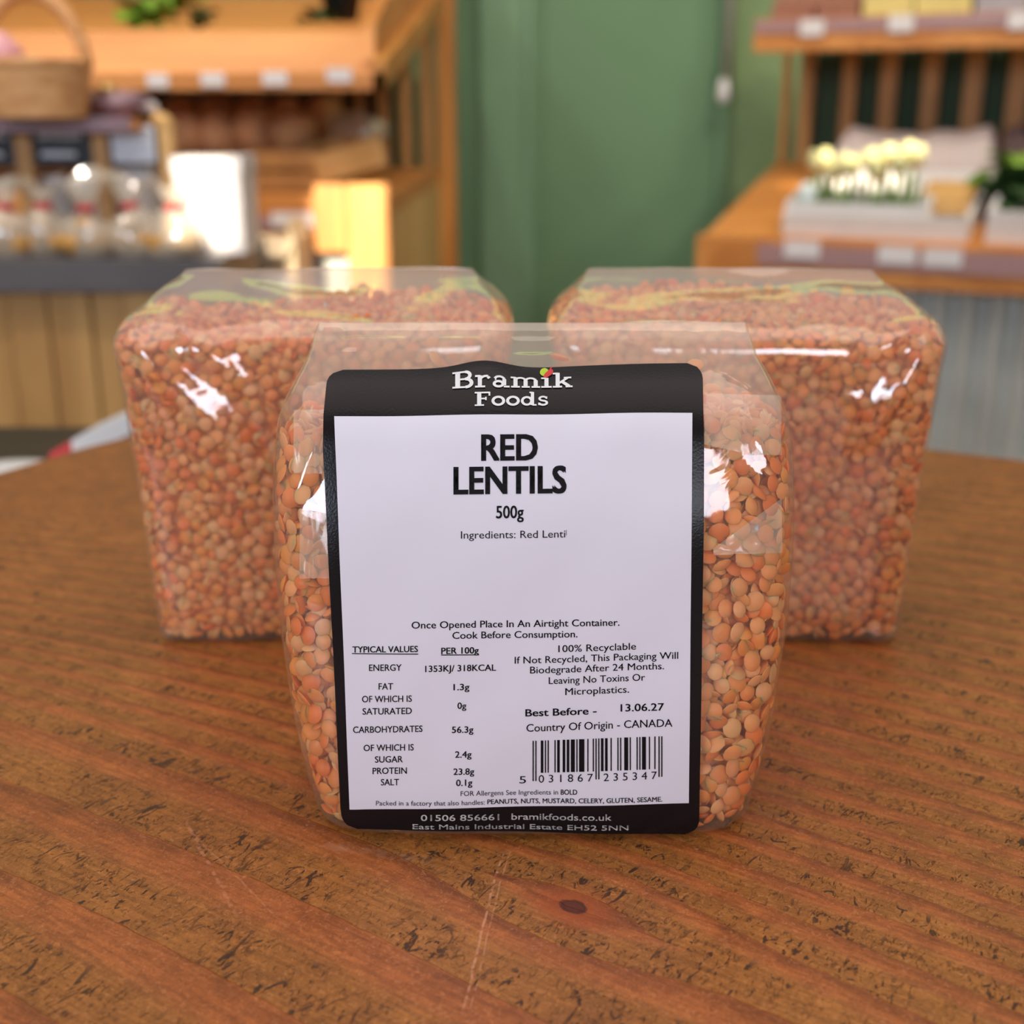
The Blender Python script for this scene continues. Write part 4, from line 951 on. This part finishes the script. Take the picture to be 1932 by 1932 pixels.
# ------------------------------------------------------------------ the display unit on the tulip side
A_ = P(1332, 440, 2.6); B_ = P(1466, 306, 3.23)
ex = Vector((.895, -.445, 0)).normalized(); ey = Vector((.445, .895, 0)).normalized()
MR = Matrix((ex, ey, Z)).transposed().to_4x4(); MR.translation = A_
slope = (B_-A_); ly = slope.dot(ey); lz = slope.z; lx = slope.dot(ex)
un = empty('produce_unit', A_.to_2d().to_3d()+Z*FZ, 'orange pine display unit with slatted back, corrugated front and a high shelf', 'display unit')
def rb_(a, b__, name, mat, parent=un): return MB(MR).box(a, b__).build(name, mat, parent)
LEN = 1.45; fz = FZ-A_.z
MB(MR).hexa([(0, .0, -.030), (LEN, .0, -.030), (LEN, ly, lz-.030), (lx, ly, lz-.030)], (0, 0, .030)).build('counter_top', PINE_X, un)
zr = on_plane(1340, 520, A_, ey).z-A_.z
rb_((-.01, -.03, zr), (LEN, -.001, -.002), 'front_rail', PINE_X)
rb_((.12, -.034, zr*.62), (LEN, -.0305, -.012), 'price_rail', STRIP)
rb_((.035, -.002, fz), (.075, .035, zr-.001), 'leg', PINE); rb_((lx, ly-.04, fz), (lx+.04, ly, lz-.031), 'leg', PINE)
a = MR @ Vector((.08, .03, 0)); b_ = MR @ Vector((LEN, .03, 0))
corr('corrugated_sheet', (a.x, a.y, 0), (b_.x, b_.y, 0), A_.z+zr-.002, FZ, .054, .020, un, CORR)
yb_ = ly+.02; pb_ = MR @ Vector((0, yb_, 0))
for px, wpx in ((1480, 12), (1519, 26), (1598, 26), (1672, 30), (1752, 30), (1832, 32), (1916, 34), (2000, 34)):
    p = MR.inverted() @ on_plane(px, 205, pb_, ey); hw = wpx/FPX*3.0/2
    rb_((p.x-hw, yb_, lz-.03), (p.x+hw, yb_+.02, .62), 'slat', SLAT if px > 1490 else PINE)
rb_((lx-.01, yb_+.0205, lz+.3), (LEN, yb_+.04, lz+.35), 'cross_rail', PINE_X)
DK = plain('dark_green_backing', lin(66, 90, 68), .8, .15, 3)
rb_((lx+.03, yb_+.045, lz-.03), (LEN, yb_+.055, .62), 'backing', DK)
# high shelf
s0 = MR.inverted() @ P(1421, 98, 2.95); s1 = MR.inverted() @ P(1421, 37, 2.95)
sh = (s0.x, s0.y, s0.z)
rb_((s0.x, s0.y, s0.z), (s0.x+1.15, s0.y+.025, s1.z), 'shelf_front', PINE_X)
rb_((s0.x+.002, s0.y-.004, (s0.z+s1.z)/2+.004), (s0.x+1.15, s0.y-.0005, s1.z-.003), 'price_rail', STRIP)
rb_((s0.x, s0.y+.0255, s1.z-.03), (s0.x+1.15, yb_-.001, s1.z-.012), 'shelf_board', PINE_X)
inv = MR.inverted(); ang = math.atan2(ex.y, ex.x); pf = MR @ Vector((0, s0.y-.006, 0)); zt_ = s1.z-.0115
for i, (px, py, lb) in enumerate(((1532, 52, 'white price card on the high shelf, under the egg boxes'), (1700, 44, 'white price card on the high shelf, under the yellow packs'), (1928, 38, 'white price card on the high shelf at the picture edge'))):
    card(on_plane(px, py, pf, ey), .052, .034, ang, lb, 'price cards on the high shelf')
pf = MR @ Vector((0, -.0365, 0))
for i, (px, py, lb) in enumerate(((1513, 470, 'white price card on the lower rail, below the tulip trough'), (1692, 481, 'white price card on the lower rail, second from the tulips'), (1778, 486, 'white price card on the lower rail, near the second tray'))):
    card(on_plane(px, py, pf, ey), .070, .034, ang, lb, 'price cards on the lower rail')
def LX(px, y, py=200): return (inv @ on_plane(px, py, MR @ Vector((0, y, 0)), ey)).x
# egg boxes and packs on the high shelf
ys = s0.y+.03
for i, (p0, p1, lb) in enumerate(((1452, 1536, 'brown pulp egg box on the high shelf, nearest the cord'), (1540, 1622, 'brown pulp egg box on the high shelf, beside the yellow packs'))):
    x0, x1 = LX(p0, ys, 20), LX(p1, ys, 20); M_ = MR @ Matrix.Translation((x0, ys, zt_)); r = empty('egg_box', M_.translation, lb, 'egg box', 'egg boxes on the high shelf')
    L_ = x1-x0; MB(M_).hexa([(.004, .004, 0), (L_-.004, .004, 0), (L_-.004, .096, 0), (.004, .096, 0)], (0, 0, .034)).build('box_base', EGGBOX, r)
    for j in range(4):
        for k in range(2): MB(M_).lathe((.014+(L_-.028)*j/3, .027+.046*k, .034), [(.0125, 0), (.0120, .018), (.007, .029), (0, .031)], 10).build('egg_dome', EGGBOX, r)
for i, (p0, p1, m_, lb) in enumerate(((1628, 1722, YELLOWP, 'pale yellow carton on the high shelf, beside the egg boxes'), (1726, 1832, YELLOWP, 'pale yellow carton on the high shelf, beside the grey pack'), (1840, 1935, GREYP, 'grey pack on the high shelf at the picture edge'))):
    x0, x1 = LX(p0, ys, 20), LX(p1, ys, 20); M_ = MR @ Matrix.Translation((x0, ys, zt_)); r = empty('carton', M_.translation, lb, 'pack', 'packs on the high shelf')
    MB(M_).box((0, 0, 0), (x1-x0, .09, .075)).build('carton_body', m_, r); MB(M_).box((-.001, -.001, .062), (x1-x0+.001, .091, .077)).build('carton_lid', m_, r)
# trays on the sloping counter
sa = math.atan2(lz, ly)
def onc(x, y, dz=0): return MR @ Matrix.Translation((x, y, lz*y/ly+dz)) @ Matrix.Rotation(sa, 4, 'X')
def tray(x, y, L_, W_, H_, label, t=.008, grp='white produce trays'):
    M_ = onc(x, y, .001); r = empty('produce_tray', M_.translation, label, 'tray', grp)
    MB(M_).box((0, 0, 0), (L_, W_, .006)).build('tray_base', WHITEP, r)
    for a, b__ in (((0, 0, .006), (L_, t, H_)), ((0, W_-t, .006), (L_, W_, H_)), ((0, t, .006), (t, W_-t, H_)), ((L_-t, t, .006), (L_, W_-t, H_))): MB(M_).box(a, b__).build('tray_side', WHITEP, r)
    return M_
x0, x1 = LX(1482, .03, 440), LX(1828, .03, 440)
tray(x0, .005, x1-x0, .42, .045, 'long shallow white tray on the sloping counter with the tulip trough in it')
x2 = LX(1862, .03, 440); tray(x2, .005, .34, .42, .060, 'second white produce tray, partly outside the picture, with dark greens')
# trough with tulips
tx0, tx1 = LX(1490, .06, 420), LX(1752, .06, 420)
M_ = onc(tx0, .022, .0085); tr_ = empty('flower_trough', M_.translation, 'low white trough filled with a row of pale tulips', 'planter')
L_ = tx1-tx0; MB(M_).hexa([(.008, .006, 0), (L_-.008, .006, 0), (L_-.008, .074, 0), (.008, .074, 0)], (0, 0, .02)).build('trough_base', WHITEP, tr_)
for a, b__ in (((0, 0, .0), (L_, .006, .055)), ((0, .084, .0), (L_, .09, .055)), ((0, .006, 0), (.006, .084, .055)), ((L_-.006, .006, 0), (L_, .084, .055))): MB(M_).box(a, b__).build('trough_side', WHITEP, tr_)
rnd = random.Random(12)
spots = sorted([(1538, 322), (1556, 316), (1572, 338), (1590, 326), (1608, 330), (1640, 318), (1655, 338), (1676, 310), (1694, 326), (1712, 304), (1728, 312), (1664, 322)])
for i, (px, py) in enumerate(spots):
    yy = .008+.04*((i*5) % 3)/2; hd = inv @ on_plane(px, py, MR @ Vector((0, .045+yy, 0)), ey)
    bs = MR @ Vector((min(max(hd.x+rnd.uniform(-.006, .006), tx0+.016), tx1-.016), .045+yy, lz*(.045+yy)/ly+.031)); top = MR @ hd
    r = empty('tulip', bs, ['first', 'second', 'third', 'fourth', 'fifth', 'sixth', 'seventh', 'eighth', 'ninth', 'tenth', 'eleventh', 'last'][i]+' cream tulip in the white trough, counting from the glazed egg', 'tulip', 'tulips in the white trough')
    MB().tube([bs, (bs+top)/2+Vector((rnd.uniform(-.004, .004), 0, 0)), top], .0042, 6).build('stem', STEM, r)
    MB().lathe(top, [(0, -.004), (.010, 0), (.0165, .012), (.0165, .024), (.011, .036), (.006, .038), (0, .030)], 12, amp=.3, seed=i).build('bloom', BLOOM, r)
    MB().lathe(top, [(0, -.007), (.0085, -.004), (.0130, .004), (.0130, .007), (0, .006)], 10).build('bloom_base', BLOOM2, r)
    for s_ in (-1, 1):
        q = bs+Vector((s_*.004, 0, 0)); tp = q+Vector((s_*.018, rnd.uniform(-.01, .01), .075)); w_ = Vector((0, .008, 0))
        vs = [q-w_*.4, q+w_*.4, (q+tp)/2+w_+Vector((s_*.004, 0, 0)), tp, (q+tp)/2-w_+Vector((s_*.004, 0, 0))]; vs += [v+Vector((.001, 0, 0)) for v in vs]
        MB().add(vs, [(0, 1, 2, 3, 4), (9, 8, 7, 6, 5)], True).build('leaf', STEM, r)
cpt = MR @ Vector((LX(1522, .06, 368), .06, 0)); zz = (inv @ on_plane(1522, 368, MR @ Vector((0, .05, 0)), ey)).z
cpt = MR @ Vector((LX(1522, .047, 368), .047, zz))
o = MB().blob(cpt, (.020, .018, .027), .05, 2).build('glazed_egg', CUP); tag(o, 'pale blue white glazed egg at the end of the tulip trough', 'ornament')
# paper sack behind, dark cloth, greens
def hump(x0, x1, y0, y1, hf, mat, name, label, cat, n=26, seed=0):
    vs = []; fs = []
    for j in range(9):
        for i in range(n+1):
            u, v = i/n, j/8; xx = x0+(x1-x0)*u; yy = y0+(y1-y0)*v; h_ = hf(u)*math.sin(PI*min(.999, max(.0, v)))**.45*(1+.12*noise.noise(Vector((u*7, v*5, seed))))
            if i in (0, n): h_ = 0
            vs.append(MR @ Vector((xx, yy, lz*yy/ly+.001+h_)))
    m = n+1; fs = [(j*m+i, j*m+i+1, (j+1)*m+i+1, (j+1)*m+i) for j in range(8) for i in range(n)]
    k = len(vs); vs += [MR @ Vector((x0+(x1-x0)*(i % m)/n, y0+(y1-y0)*(i//m)/8, lz*(y0+(y1-y0)*(i//m)/8)/ly+.0005)) for i in range(9*m)]
    fs += [tuple(q+k for q in f[::-1]) for f in fs]
    o = MB().add(vs, fs, True).build(name, mat); return tag(o, label, cat)
x0, x1 = LX(1548, .50, 300), LX(1885, .50, 300)
hump(x0, x1, .45, .60, lambda u: .125*min(1, u/.14)*(1-.22*math.sin(PI*u)) if u < .95 else .125*(1-u)/.05, KRAFT, 'paper_sack', 'crumpled whitish paper sack lying along the back of the sloping counter', 'sack')
x0, x1 = LX(1880, .50, 300), LX(1990, .50, 300)
hump(x0+.004, x1, .45, .60, lambda u: .10+.02*math.sin(u*5), DARKF, 'folded_cloth', 'dark mauve folded cloth at the picture edge behind the greens', 'cloth', 14, 5)
c = MR @ Vector((LX(1915, .2, 380), .2, lz*.2/ly+.03))
leafy('dark_greens', c, .10, 26, DARKLEAF, 'bunch of dark leafy greens in the second white tray', 'greens', None, 7, .9)
leafy('leafy_bunch', MR @ Vector((LX(1925, .30, 330), .30, lz*.30/ly+.05)), .10, 20, GREENLEAF, 'fresh green leafy bunch at the picture edge behind the dark greens', 'greens', None, 8, .9)
o = MB(onc(LX(1752, .30, 400), .14, .02)).box((0, 0, 0), (.10, .16, .03)).build('bread_board', PINE_LIGHT); tag(o, 'small pale wooden block inside the tray beside the trough', 'block')

# pull cord on the green wall
c = P(1371, 150, 3.5)
pc = empty('pull_cord', c, 'grey pull cord with a white handle hanging by the green door frame', 'cord')
MB().tube([c, Vector((c.x+.004, c.y, 1.9))], .013, 8).build('cord', METAL, pc)
e_ = P(1364, 172, 3.5)
MB().lathe(Vector((c.x-.006, c.y, e_.z-.032)), [(0, 0), (.014, .002), (.018, .02), (.016, .05), (.008, .066), (0, .067)], 12).build('handle', WHITEP, pc)
MB().box((c.x-.03, c.y-.02, 1.9), (c.x+.04, WY-.0005, 1.96)).build('ceiling_mount', WHITEP, pc)
